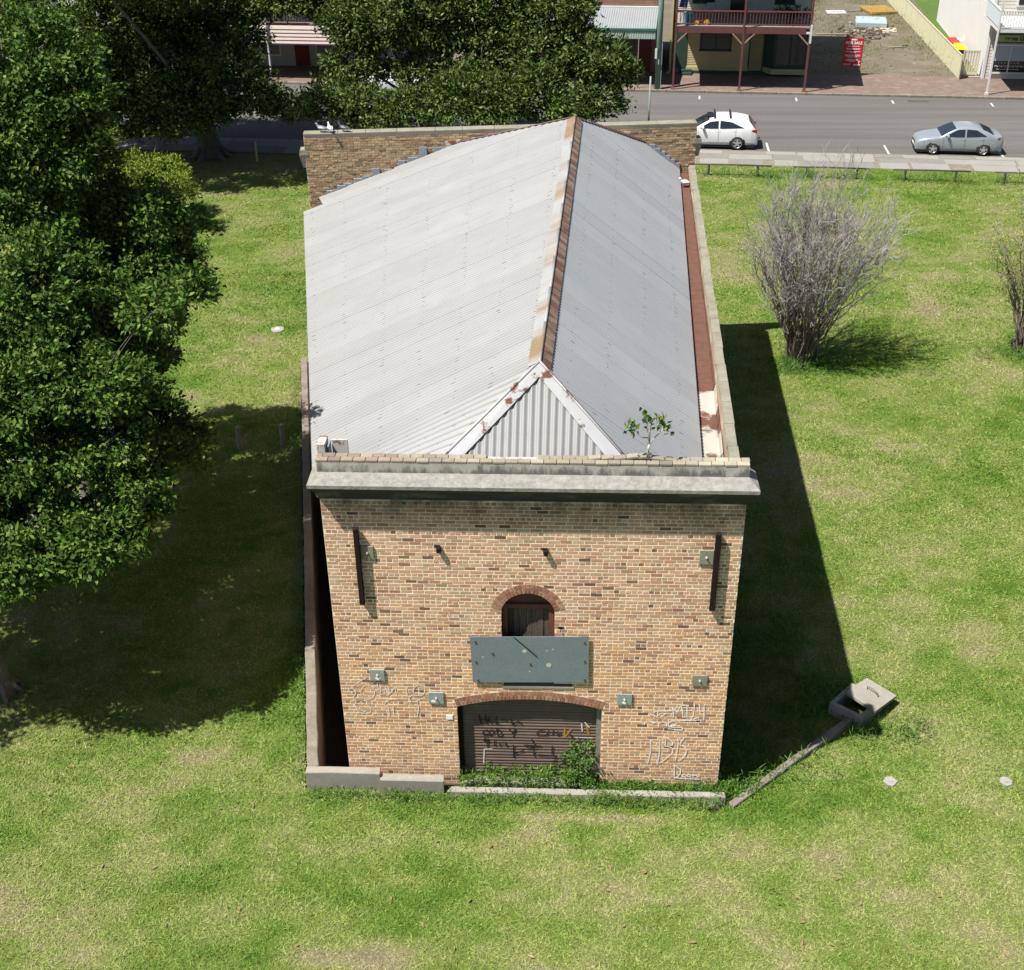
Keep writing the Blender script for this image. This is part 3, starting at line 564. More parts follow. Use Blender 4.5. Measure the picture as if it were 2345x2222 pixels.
# graffiti: strokes of paint
def strokes(name, lines, y, wd, m, parent, amp=0):
    for li, ln in enumerate(lines):
        mb = MB(); P = []; y = y-.0003*(li % 3)
        for (a, b), (c, d) in zip(ln[:-1], ln[1:]):
            n = max(2, int(math.hypot(c-a, d-b)/.03)); P += [(a+(c-a)*i/n, b+(d-b)*i/n) for i in range(n)]
        P.append(ln[-1])
        P = [P[0]]+[((P[i-1][0]+2*P[i][0]+P[i+1][0])/4, (P[i-1][1]+2*P[i][1]+P[i+1][1])/4) for i in range(1, len(P)-1)]+[P[-1]]
        for i, ((a, b), (c, d)) in enumerate(zip(P[:-1], P[1:])):
            L_ = math.hypot(c-a, d-b)+1e-6; w0 = wd*(.7+.4*rnd.random())/2; nx, nz = -(d-b)/L_*w0, (c-a)/L_*w0; ex, ez = (c-a)/L_*.006, (d-b)/L_*.006
            f = (lambda z: y-amp*math.sin(math.pi*(((z-.16) % .086)/.086))) if amp else (lambda z: y)
            mb.quad(*[(p[0], f(p[1])-.0001*(i % 5), p[1]) for p in ((a-nx-ex, b-nz-ez), (c-nx+ex, d-nz+ez), (c+nx+ex, d+nz+ez), (a+nx-ex, b+nz-ez))])
        mb.build(name, m, parent)
strokes('graffiti_stroke', GRAF_RIGHT, -.0085, .022, MATS['paint_white_tag'], WH); strokes('graffiti_stroke', GRAF_FAINT, -.0083, .035, MATS['paint_faint_tag'], WH); strokes('graffiti_stroke', GRAF_LEFT, -.0085, .021, MATS['paint_faint_tag'], WH)
strokes('graffiti_stroke', GRAF_BLACK, .173, .035, MATS['paint_black_tag'], RD); strokes('graffiti_stroke', GRAF_WHITE, .174, .025, MATS['paint_faint_tag'], RD); strokes('graffiti_stroke', GRAF_ORANGE, .175, .04, MATS['paint_orange_tag'], RD)
# cornice, parapet and coping bricks
mb = MB()
for z0, z1, p0, p1 in ((7.49, 7.58, .05, .06), (7.58, 7.70, .10, .14), (7.70, 7.86, .15, .27)):
    s0, s1 = p0*.5, p1*.5; mb.hexa([(-s0, -p0, z0), (W+s0, -p0, z0), (W+s0, .32, z0), (-s0, .32, z0)], [(-s1, -p1, z1), (W+s1, -p1, z1), (W+s1, .32, z1), (-s1, .32, z1)])
mb.build('cornice_moulding', MATS['cornice_dark'], WH)
mb = MB(); mb.hexa([(-.16, -.30, 7.862), (W+.18, -.30, 7.862), (W+.18, .42, 7.862), (-.16, .42, 7.862)], [(-.16, -.30, 7.935), (W+.18, -.30, 7.935), (W+.18, .42, 7.935), (-.16, .42, 7.935)])
n = 40
for i in range(n):
    xa, xb = -.16+(W+.34)*i/n, -.16+(W+.34)*(i+1)/n; ta, tb = i/n, (i+1)/n
    mb.quad((xa, -.30, 7.936), (xb, -.30, 7.936), (max(0, min(W, xb)), -.002, 8.06), (max(0, min(W, xa)), -.002, 8.06))
mb.quad((-.16, -.3, 7.936), (0, -.002, 8.06), (0, .42, 8.06), (-.16, .42, 7.936)); mb.quad((W+.18, -.3, 7.936), (W+.18, .42, 7.936), (W, .42, 8.06), (W, -.002, 8.06))
mb.build('cornice', mat('cornice_sill', (.31, .302, .28), (.235, .228, .206), 7, .92, (.175, .168, .148), bmp=.6, fine=18), WH)
mb = MB(); mb.box(0, 0, 7.94, W, .28, 8.275); mb.build('parapet', MATS['cornice_top'], WH)
CB = [(.40, .37, .29), (.44, .41, .32), (.37, .34, .27), (.45, .42, .33), (.34, .31, .25), (.41, .36, .28), (.42, .40, .28)]
for row in range(2):
    x = -.01 if row == 0 else -.13
    while x < W-.02:
        ln = .232+rnd.uniform(-.004, .004); xa, xb = max(x, -.012), min(x+ln, W+.012); c = rnd.choice(CB if x < 6.6 else [(.50, .47, .36), (.54, .51, .40), (.47, .44, .34)])
        if x < 1.5: c = rnd.choice([(.40, .33, .27), (.44, .37, .30), (.36, .30, .25)])
        f = rnd.uniform(.9, 1.1); dz = rnd.uniform(-.004, .006); tlt = 0
        if row == 1 and 2.9 < x < 4.2 and rnd.random() < .55: x += ln+.008; continue
        if row == 1 and 5.0 < x < 6.7: dz += .055*math.exp(-((x-6.1)/.35)**2)+.01; tlt = .03 if x < 6.1 else -.03
        if xb-xa > .05:
            y0 = -.004+row*.140; mb = MB(); mb.bbox(0, 0, 0, xb-xa, .134, .052, .009); V = np.array(mb.v); V[:, 2] += V[:, 0]*tlt/.23
            me = me_from('coping_brick', V, mb.f, MATS['brick_back'], col=np.array([tuple(k*f*.60 for k in c)]*len(V))); pb = parent_base(WH)
            link('coping_brick', me, WH, loc=(xa-pb[0], y0+rnd.uniform(-.004, .004), 8.276+dz))
        x += ln+.008
# side walls, back wall
BL, BR = (-4.22, 21.05), (9.02, 22.45); ux, uy = (BR[0]-BL[0]), (BR[1]-BL[1]); BLEN = math.hypot(ux, uy); ux /= BLEN; uy /= BLEN
mb = MB(); mb.hexa([(0.005, .35, -2.9), (.35, .35, -2.9), (-3.85, 21.0, -2.9), (-4.2, 21.0, -2.9)], [(0.005, .35, 7.05), (.35, .35, 7.05), (-3.85, 21.0, 5.75), (-4.2, 21.0, 5.75)]); mb.box(0.002, .014, -2.9, .30, .345, 7.49); mb.build('wall_left', MATS['brick_side'], WH)
mb = MB(); mb.hexa([(7.95, .3, -.3), (8.148, .3, -.3), (9.02, 22.4, -.3), (8.80, 22.4, -.3)], [(7.95, .3, 7.44), (8.148, .3, 7.44), (9.02, 22.4, 7.0), (8.80, 22.4, 7.0)]); mb.box(7.9, .014, -.3, W-.002, .29, 7.49); mb.build('wall_right', MATS['brick_side'], WH)
def wb(x, y, z): return (BL[0]+ux*x-uy*y, BL[1]+uy*x+ux*y, z)
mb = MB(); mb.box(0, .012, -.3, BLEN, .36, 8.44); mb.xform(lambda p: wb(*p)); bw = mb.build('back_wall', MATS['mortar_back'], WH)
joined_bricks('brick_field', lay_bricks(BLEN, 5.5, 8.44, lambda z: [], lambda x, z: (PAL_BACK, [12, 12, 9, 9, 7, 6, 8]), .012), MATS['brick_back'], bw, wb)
x = 0
while x < BLEN:
    ln = rnd.uniform(.8, 1.3); mb = MB(); mb.bbox(x, -.02, 8.442, min(x+ln-.008, BLEN), .38, 8.51, .01); mb.xform(lambda p: wb(*p)); mb.build('coping_block', MATS['render_cream'], bw); x += ln
for x0 in (-.20, BLEN-.12):
    mb = MB(); mb.hexa([wb(x0+.1, .05, 7.35), wb(x0+.24, .05, 7.35), wb(x0+.24, .4, 7.35), wb(x0+.1, .4, 7.35)], [wb(x0, -.02, 7.8), wb(x0+.32, -.02, 7.8), wb(x0+.32, .45, 7.8), wb(x0, .45, 7.8)]); mb.hexa([wb(x0, -.02, 7.8), wb(x0+.32, -.02, 7.8), wb(x0+.32, .45, 7.8), wb(x0, .45, 7.8)], [wb(x0+.04, 0, 7.96), wb(x0+.30, 0, 7.96), wb(x0+.30, .42, 7.96), wb(x0+.04, .42, 7.96)]); mb.build('corner_stone', MATS['render_cream'], bw)
# right parapet coping blocks
y = .3
while y < 22.3:
    ln = rnd.uniform(.7, 1.1); ye = min(22.35, y+ln-.012)
    f = lambda yy, dx: 8.15+.0394*(yy-.3)+dx
    z0, z1 = 7.5-.0199*(y-.3), 7.5-.0199*(ye-.3); j = rnd.uniform(-.012, .012)
    mb = MB(); mb.hexa([(f(y, -.22+j), y, z0-.07), (f(y, .012+j), y, z0-.07), (f(ye, .012+j), ye, z1-.07), (f(ye, -.22+j), ye, z1-.07)], [(f(y, -.20+j), y, z0+.01), (f(y, 0+j), y, z0+.01), (f(ye, 0+j), ye, z1+.01), (f(ye, -.20+j), ye, z1+.01)])
    mb.build('parapet_block', MATS['render_cream'], WH); y += ln
# ------------------------------------------------------------------ roof
ZR = 9.6
def Rg(y): return np.array([4.19+.0386*(y-1.6), y, ZR])
def El(y): return np.array([-.62-.2040*(y-2.27), y, 7.0-.0470*(y-2.27)])
def Er(y): return np.array([7.56+.0477*(y-2.5), y, 7.0-.0041*(y-2.5)])
AF, AB = Rg(1.6), Rg(19.05); HL, HR = np.array([2.45, .42, 8.22]), np.array([5.77, .42, 8.26]); KL, KR = np.array([.53, 21.9, 7.89]), np.array([7.33, 22.5, 7.83])
def Up(y, side):
    if y < 1.6: t = (1.6-y)/(1.6-.42); return AF+((HL if side < 0 else HR)-AF)*t
    if y > 19.05:
        K = KL if side < 0 else KR; t = (y-19.05)/(K[1]-19.05); return AB+(K-AB)*t
    return Rg(y)
PITCH = .145
def yw(x): return BL[1]+(x-BL[0])*uy/ux
def slope(side, y0, y1, rows=7):
    E = El if side < 0 else Er; ys = np.linspace(y0, y1, max(3, int(round((y1-y0)/PITCH*6))+1)); G = []
    for y in ys:
        u, e = Up(y, side), E(y); c = []
        ve = 1.0
        # stop at the back wall
        vmax = .91 if (side < 0 and y > 20.05) else (.93 if side < 0 and y < 1.35 else 1.0)
        for v in np.linspace(0, vmax, rows):
            p = u+(e-u)*v; c.append(p)
        lim = [p for p in c if p[1] < yw(p[0])-.02]
        if len(lim) < 2: G.append(None); continue
        if len(lim) < rows:
            a, b = (lim[0], lim[-1]); c = [a+(b-a)*k/(rows-1) for k in range(rows)]
        dz = .0195*math.cos(2*math.pi*y/PITCH)
        G.append([p+np.array([0, 0, dz]) for p in c])
    V, F, prev = [], [], None
    for c in G:
        if c is None: prev = None; continue
        k = len(V); V += c
        if prev is not None:
            for r in range(rows-1):
                q = (prev+r, k+r, k+r+1, prev+r+1); F.append(q if side > 0 else q[::-1])
        prev = k
    return V, F
SHW = PITCH*6
for side, mname in ((-1, 'roof_pale'), (1, 'roof_grey')):
    y = .42
    while y < 22.4:
        y1 = min(22.45, y+SHW+PITCH*.5); V, F = slope(side, y, y1)
        if F:
            dz = rnd.uniform(-.002, .004); V = [v+np.array([0, 0, dz]) for v in V]
            link('roof_sheet', me_from('roof_sheet', V, F, MATS[mname], True), WH)
        y += SHW
# nails in rows along the battens
mbn = MB()
for side in (-1, 1):
    E = El if side < 0 else Er
    for v in ((.05, .2, .36, .52, .68, .84, .965) if side < 0 else (.16, .38, .62, .86)):
        k = int(.6/PITCH)
        while k*PITCH < 20.8:
            y = k*PITCH; k += rnd.choice((1, 2, 2, 3)); u, e = Up(y, side), E(y); vv = v+rnd.uniform(-.006, .006); p = u+(e-u)*vv
            if p[1] > yw(p[0])-.2 or rnd.random() < .25: continue
            L_ = rnd.choice((.03, .03, .04, .10)); d = (e-u)/np.linalg.norm(e-u)*L_; w_ = np.array([0, .011, 0]); z = np.array([0, 0, .0235])
            mbn.quad(*(p-w_+z, p-w_+d+z, p+w_+d+z, p+w_+z))
o = mbn.build('roofing_nails', mat('nail', (.13, .12, .115), (.2, .185, .17), 9, .8), WH); o['kind'] = 'stuff'
# front hip: a corrugated triangle with wide pale flashings
V, F = [], []; xs = np.arange(HL[0], HR[0], PITCH/6); nrm = np.array([0, -.82, .57])
for i, x in enumerate(xs):
    t = (AF[0]-x)/(AF[0]-HL[0]) if x < AF[0] else (x-AF[0])/(HR[0]-AF[0]); top = AF+((HL if x < AF[0] else HR)-AF)*t
    d = AF-(HL+HR)/2; d /= np.linalg.norm(d); bot = np.array([x, .42, 8.24])-d*.55; top = np.array([x, top[1], top[2]]); o_ = nrm*.017*math.cos(2*math.pi*x/PITCH)
    V += [bot+o_, top+o_]
    if i: F.append((2*i-2, 2*i, 2*i+1, 2*i-1))
link('hip_sheet', me_from('hip_sheet', V, F, MATS['roof_pale'], True), WH)
def ribbon(a, b, off, m, name, lift=.03, th=.006, seg=None):
    """flat strip from edge a-b to the edge shifted by off(a), off(b)"""
    a, b = np.array(a, float), np.array(b, float); oa, ob = off; n = np.cross(b-a, oa); n /= np.linalg.norm(n)
    if n[2] < 0: n = -n
    B = [a+n*lift, b+n*lift, b+ob+n*lift, a+oa+n*lift]; T = [p+n*th for p in B]
    mb = MB(); mb.hexa([tuple(p) for p in B], [tuple(p) for p in T]); return mb.build(name, m, WH)
for H, sx in ((HL, -1), (HR, 1)):
    He = H+(H-AF)*.25
    inward = np.array([-sx*.34, -.02, 0.0]); down = np.array([0, -.14, -.16])
    ribbon(AF, He, (down*1.3, inward), MATS['barge'], 'hip_flashing', .035)
    E = El if sx < 0 else Er; dn = (E(1.0)-AF); dn /= np.linalg.norm(dn)
    ribbon(AF, He, (dn*.16, dn*.16), MATS['barge' if sx < 0 else 'capping_rust'], 'hip_capping', .035)
    mb = MB(); mb.tube([tuple(AF+np.array([0, 0, .05])), tuple(He+np.array([0, 0, .05]))], .022, 6); mb.build('hip_roll', MATS['barge'], WH, True)
# ridge capping in lengths
y = 1.6
while y < 19.0:
    ye = min(19.05, y+1.83); a, b = Rg(y), Rg(ye-.01)
    for side, mm in ((-1, 'ridge_pale'), (1, 'ridge_rust')):
        E = El if side < 0 else Er; da = E(y)-a; db = E(ye)-b; da = da/np.linalg.norm(da)*.25; db = db/np.linalg.norm(db)*.25
        ribbon(a, b, (da, db), MATS[mm], 'ridge_capping', .03+rnd.uniform(0, .004))
    mb = MB(); mb.tube([tuple(a+np.array([0, 0, .045])), tuple(b+np.array([0, 0, .045]))], .033, 8); mb.build('ridge_roll', MATS['ridge_pale'], WH, True); y += 1.83
# back hip and its rusty cappings, lead steps against the wall
mb = MB(); mb.add([tuple(AB), tuple(KL), tuple(KR)], [(0, 1, 2)]); mb.build('hip_sheet', MATS['roof_grey'], WH)
for K, side in ((KL, -1), (KR, 1)):
    E = El if side < 0 else Er; dn = E(20.5)-Rg(20.5); dn /= np.linalg.norm(dn)
    ribbon(AB, K, (dn*.10, dn*.17), MATS['capping_rust'], 'hip_capping', .035); ribbon(AB, K, (np.array([-side*.05, .12, -.02]),)*2, MATS['ridge_pale'], 'hip_capping', .04)
mb = MB(); mb.hexa([(.50, 21.5, 7.85), (1.5, 21.62, 8.0), (1.5, 21.66, 8.0), (.50, 21.56, 7.85)], [(.50, 21.5, 8.12), (1.5, 21.62, 8.22), (1.5, 21.66, 8.22), (.50, 21.56, 8.12)]); mb.build('flashing_end', MATS['tin_rust'], WH)
def roof_at_wall(x, side):
    y = yw(x); u, e = Up(min(y, (KL if side < 0 else KR)[1]), side), (El if side < 0 else Er)(y); v = (u[0]-x)/(u[0]-e[0]); return u[2]+(e[2]-u[2])*v
def step(x, wd, hh, side):
    z = roof_at_wall(x+wd*.5, side)-.06; t = (x-BL[0])/ux; k = rnd.uniform(-.02, .02); mb = MB(); mb.bbox(t, -.045-abs(k), z, t+wd, -.014, z+hh+.06, .006); mb.xform(lambda p: wb(*p)); mb.build('lead_step', MATS['lead'], bw)
for x, wd, hh in ((.10, .40, .12), (-.40, .26, .34), (-.80, .36, .12), (-1.12, .24, .16), (-1.60, .20, .05), (-2.02, .26, .24), (-2.36, .28, .10), (-2.66, .30, .13), (-2.98, .24, .10), (-3.24, .30, .12), (-3.62, .24, .10)): step(x, wd, hh, -1)
for k in range(6): step(7.42+k*.175, .20, .15, 1)
mb = MB(); mb.box((-4.15-BL[0]), -1.0, 6.0, .72, -.02, 6.05); mb.xform(lambda p: wb(*p)); mb.build('corner_gutter', MATS['gutter_rust'], WH)
# box gutter behind the right parapet
y = .45
while y < 22.2:
    ye = min(22.3, y+1.8); z = 6.86-.002*y; a, b = Er(y), Er(ye); xa, xb = 8.15+.0394*(y-.3)-.235, 8.15+.0394*(ye-.3)-.225
    if y < 8: xa -= .05*(8-y)/8; xb -= .05*max(0, 8-ye)/8
    mb = MB(); mb.hexa([(a[0]-.15, y, z-.02), (xa, y, z-.02), (xb, ye-.01, z-.02), (b[0]-.15, ye-.01, z-.02)], [(a[0]-.15, y, z), (xa, y, z), (xb, ye-.01, z), (b[0]-.15, ye-.01, z)])
    mb.hexa([(xa-.01, y, z), (xa, y, z), (xb, ye-.01, z), (xb-.01, ye-.01, z)], [(xa+.02, y, z+.16), (xa+.035, y, z+.16), (xb+.035, ye-.01, z+.16), (xb+.02, ye-.01, z+.16)]); mb.build('gutter_sheet', MATS['gutter_pale' if y < 4.5 else 'gutter_rust'], WH)
    y = ye
mb = MB(); a, b = El(2.2), El(20.0); mb.hexa([(a[0]+.03, a[1], a[2]-.16), (a[0]+.06, a[1], a[2]-.16), (b[0]+.06, b[1], b[2]-.16), (b[0]+.03, b[1], b[2]-.16)], [(a[0]+.03, a[1], a[2]-.03), (a[0]+.06, a[1], a[2]-.03), (b[0]+.06, b[1], b[2]-.03), (b[0]+.03, b[1], b[2]-.03)]); mb.build('fascia', mat('fascia_cream', (.6, .55, .3), (.5, .45, .25), 5, .8), WH)
# rusted tin box left on the roof corner
tb = thing('rusted_tin_box', (.15, .8, 7.2), 'rusted open tin rainwater box in the front left corner of the roof', 'rain box')
for nm, a, b, mm in (('box_side', (-.10, .62, 7.3), (.06, .98, 8.30), 'tin_rust'), ('box_plate', (.14, .90, 7.3), (.46, .93, 8.26), 'tin_rust'), ('box_liner', (.09, .70, 7.3), (.12, .95, 8.22), 'lead')):
    mb = MB(); mb.bbox(*a, *b, .008); mb.build(nm, MATS[mm], tb)
# ------------------------------------------------------------------ walls and covers in the lawn
def rough_wall(name, pts_in, pts_out, z0, ztop, m, label, cat, parent=None, step=.5):
    """low concrete wall between two plan lines with uneven top"""
    a0, a1 = np.array(pts_in[0], float), np.array(pts_in[1], float); b0, b1 = np.array(pts_out[0], float), np.array(pts_out[1], float)
    n = max(2, int(np.linalg.norm(a1-a0)/step)); V, F = [], []
    for i in range(n+1):
        t = i/n; p, q = a0+(a1-a0)*t, b0+(b1-b0)*t; z = (ztop(t) if callable(ztop) else ztop)+rnd.uniform(-.008, .008); e = (q-p)*.08; j = rnd.uniform(-.008, .008)
        V += [(p[0]+j, p[1]+j, z0), (p[0]+j, p[1]+j, z-.02), (p[0]+e[0], p[1]+e[1], z), (q[0]-e[0], q[1]-e[1], z), (q[0]+j, q[1]+j, z-.02), (q[0]+j, q[1]+j, z0)]
    for i in range(n):
        for k in range(5): F.append((6*i+k, 6*i+k+1, 6*i+7+k, 6*i+6+k))
    F.append((5, 4, 3, 2, 1, 0)); F.append(tuple(6*n+k for k in range(6)))
    base = (a0+b0)/2; V = [(v[0]-base[0], v[1]-base[1], v[2]) for v in V]
    me = me_from(name, V, F, m); bm = bmesh.new(); bm.from_mesh(me); bmesh.ops.recalc_face_normals(bm, faces=bm.faces[:]); bm.to_mesh(me); bm.free()
    o = link(name, me, loc=(base[0], base[1], 0)); return tag(o, label, cat)
rough_wall('retaining_wall', [(-.67, -.1), (-4.78, 20.5)], [(-.92, -.15), (-5.0, 20.45)], -2.9, .50, MATS['concrete_old'], 'long low concrete retaining wall running along the left side of the warehouse', 'wall')
rough_wall('retaining_wall', [(-.92, -.12), (.70, -.10)], [(-.92, -.32), (.72, -.30)], -2.9, .52, MATS['concrete_pale'], 'higher stub of low concrete wall at the front left warehouse corner', 'wall')
rough_wall('retaining_wall', [(.73, -.16), (2.12, -.16)], [(.73, -.36), (2.13, -.36)], -.5, .40, MATS['concrete_pale'], 'lower stub of concrete wall just left of the roller door', 'wall')
rough_wall('kerb_wall', [(2.3, -.24), (8.27, -.22)], [(2.2, -.40), (8.29, -.38)], -.3, .13, MATS['concrete_pale'], 'straight low concrete edging in front of the roller door', 'kerb')
rough_wall('kerb_wall', [(8.35, -.45), (11.55, 2.35)], [(8.46, -.58), (11.65, 2.24)], -.3, lambda t: .06+.16*t, MATS['concrete_old'], 'slanting concrete edging leading up to the open pit', 'kerb')
mb = MB(); mb.add([(-.9, -.2, -2.8), (.3, -.2, -2.8), (-3.9, 21.4, -2.8), (-5.0, 21.4, -2.8)], [(0, 1, 2, 3)]); o = mb.build('light_well_floor', MATS['soil']); o['kind'] = 'structure'
flat('planting_strip', [(2.1, -.30), (8.2, -.30), (8.2, .12), (2.1, .12)], None, -.03, MATS['soil'])
# concrete pit and its lid
pit = thing('concrete_pit', (11.65, 2.6, 0), 'square open concrete drain pit at the end of the slanting edging', 'pit')
O4 = [(11.0, 2.5), (11.65, 1.98), (12.32, 2.68), (11.66, 3.22)]; c4 = np.mean(O4, axis=0); I4 = [tuple(c4+(np.array(p)-c4)*.76) for p in O4]
mb = MB()
for i in range(4):
    a, b, c, d = O4[i], O4[(i+1) % 4], I4[(i+1) % 4], I4[i]
    mb.hexa([(*a, -.4), (*b, -.4), (*c, -.4), (*d, -.4)], [(*a, .36+rnd.uniform(-.01, .01)), (*b, .36), (*c, .35), (*d, .35)])
mb.build('pit_wall', MATS['concrete_pale'], pit); mb = MB(); mb.add([(*p, -.25) for p in I4], [(0, 1, 2, 3)]); mb.build('pit_floor', MATS['soil'], pit)
lid = thing('pit_lid', (12.0, 2.8, .4), 'tilted concrete slab lid with a bent wire handle lying on the open pit', 'lid')
P4 = [(11.40, 2.78, .47), (12.0, 2.17, .42), (12.66, 2.87, .30), (12.06, 3.42, .36)]
mb = MB(); mb.hexa([(p[0], p[1], p[2]-.075) for p in P4], P4); mb.build('slab', MATS['concrete_pale'], lid)
mb = MB(); mb.tube([(11.98, 2.98, .36), (11.97, 2.98, .47), (12.06, 2.86, .50), (12.16, 2.74, .46), (12.18, 2.72, .36)], .012, 6); mb.build('handle', mat('handle', (.09, .075, .06), (.14, .11, .09), 20, .6), lid, True)
for x, y, r, lab in ((12.0, .32, .145, 'round pale concrete valve cover in the lawn, the nearer to the pit'), (14.55, .40, .14, 'round pale concrete valve cover in the lawn at the right edge'), (-6.65, 24.0, .28, 'round pale concrete cover with a white cap in the lawn left of the roof')):
    V = []; n = 18
    c = thing('valve_cover', (x, y, 0), lab, 'cover', 'round covers in the lawn')
    mb = MB(); P = [(x+r*math.cos(2*math.pi*i/n)*rnd.uniform(.8, 1.12), y+r*math.sin(2*math.pi*i/n)*rnd.uniform(.93, 1.05)) for i in range(n)]; mb.prism(P, -.05, .035); mb.build('ring', mat('cover_pale', (.34, .33, .31), (.27, .26, .24), 12, .9, bmp=.4, fine=40), c)
    mb = MB(); mb.tube([(x, y, .02), (x, y, .05)], r*.32, 10); mb.build('cap', MATS['cover_pale'] if x > 0 else mat('white_cap', (.75, .74, .7), (.65, .64, .6), 10, .6), c)
for x, y, h, lab, mm in ((-4.57, 14.93, .8, 'short round timber post nearest the warehouse in the shade', 'timber_grey'), (-5.95, 14.7, .82, 'short round timber post in the shade beside the dark branches', 'timber_grey'), (-10.95, 10.95, .85, 'short timber post half hidden under the big left tree', 'timber_grey'), (-12.3, 45.85, 1.05, 'thin yellowish wooden post beside the dark fig trunk', 'post_yellow')):
    if mm == 'post_yellow': mat('post_yellow', (.42, .36, .2), (.34, .28, .15), 8, .8)
    r = .085 if mm != 'post_yellow' else .06
    p = thing('timber_post', (x, y, 0), lab, 'post', 'posts in the lawn'); mb = MB(); mb.tube([(x, y, -.2), (x, y, h*.5), (x+.01, y, h-.02), (x+.01, y, h)], [r, r*.97, r*.95, r*.8], 10); mb.build('shaft', MATS[mm], p)
# log rail fences along the footpath
def log_rail(s0, s1, lab, posts):
    q = st((s0, -17.2, 0)); f = thing('log_rail', q, lab, 'rail fence', 'low log rails along the footpath')
    d = ST_T*-17.15+ST_O; P = [d+ST_S*s_ for s_ in (s0, (s0+s1)/2, s1)]
    mb = MB(); mb.tube([(P[0][0], P[0][1], .56), (P[1][0], P[1][1], .58), (P[2][0], P[2][1], .56)], [.04, .045, .04], 8); mb.build('rail', MATS['log_dark'], f, True)
    for sp in posts:
        p = d+ST_S*sp; mb = MB(); mb.tube([(p[0], p[1], -.1), (p[0], p[1], .53)], .065, 8); mb.build('post', MATS['log_dark'], f)
log_rail(1.7, 5.6, 'low log rail nearest the warehouse wall', (2.4, 4.9)); log_rail(6.7, 10.5, 'low log rail behind the bare shrub', (7.4, 9.9)); log_rail(11.7, 15.5, 'low log rail between the bare shrub and the silver sedan', (12.3, 14.8)); log_rail(16.7, 20.6, 'low log rail at the right edge below the silver sedan', (17.2, 19.8))
# ------------------------------------------------------------------ foliage
def leaves(centers, dirs, n_each, spread, ln, wd, cols, up=.35, droop=0.0, nw=.95):
    """small folded leaf faces scattered round cluster centres"""
    c = np.repeat(centers, n_each, axis=0); d = np.repeat(dirs, n_each, axis=0); n = len(c)
    p = c+RNG.normal(0, 1, (n, 3))*spread*np.array([1, 1, .8])
    ax = d+RNG.normal(0, .75, (n, 3)); ax[:, 2] -= droop; ax /= np.linalg.norm(ax, axis=1)[:, None]
    nr = RNG.normal(0, .42, (n, 3))+np.array([0, 0, up])+d*nw; sd = np.cross(ax, nr); sd /= np.linalg.norm(sd, axis=1)[:, None]+1e-9; nn = np.cross(sd, ax)
    l = ln*RNG.uniform(.65, 1.25, (n, 1)); w_ = wd*RNG.uniform(.7, 1.2, (n, 1))
    b = p; t = p+ax*l; m1 = p+ax*l*.45+sd*w_*.5+nn*w_*.18; m2 = p+ax*l*.45-sd*w_*.5+nn*w_*.18
    V = np.stack([b, m1, t, m2], 1).reshape(-1, 3); k = np.arange(n)[:, None]*4
    F = np.concatenate([k+np.array([[0, 1, 2]]), k+np.array([[0, 2, 3]])], 1).reshape(-1, 3)
    cols = np.asarray(cols); ci = RNG.integers(0, len(cols), n); col = cols[ci]*RNG.uniform(.75, 1.25, (n, 1)); col = np.repeat(col, 4, axis=0)
    return V, F, col
def crown_clusters(lobes, dens, flat_=.8, inner=.18):
    cs, ds = [], []
    for (x, y, z, r) in lobes:
        n = max(8, int(dens*r*r*1.35)); u = RNG.normal(0, 1, (n, 3)); u /= np.linalg.norm(u, axis=1)[:, None]; u[:, 2] = np.where(u[:, 2] < -.3, u[:, 2]*.55, u[:, 2])
        rr = r*np.where(RNG.random((n, 1)) < inner, RNG.uniform(.35, .8, (n, 1)), RNG.uniform(.8, 1.12, (n, 1)))
        bumpy = 1+.16*np.sin(u[:, :1]*7+x)*np.sin(u[:, 1:2]*6+y)+.1*np.sin(u[:, 2:3]*9+z)
        pc = np.array([x, y, z])+u*rr*bumpy*np.array([1, 1, flat_]); k = np.sin(pc[:, 0]*3.3+z)*np.sin(pc[:, 1]*2.9+x)+np.sin(pc[:, 2]*3.7+y)*.6 > -.45; cs.append(pc[k]); ds.append(u[k])
    return np.concatenate(cs), np.concatenate(ds)
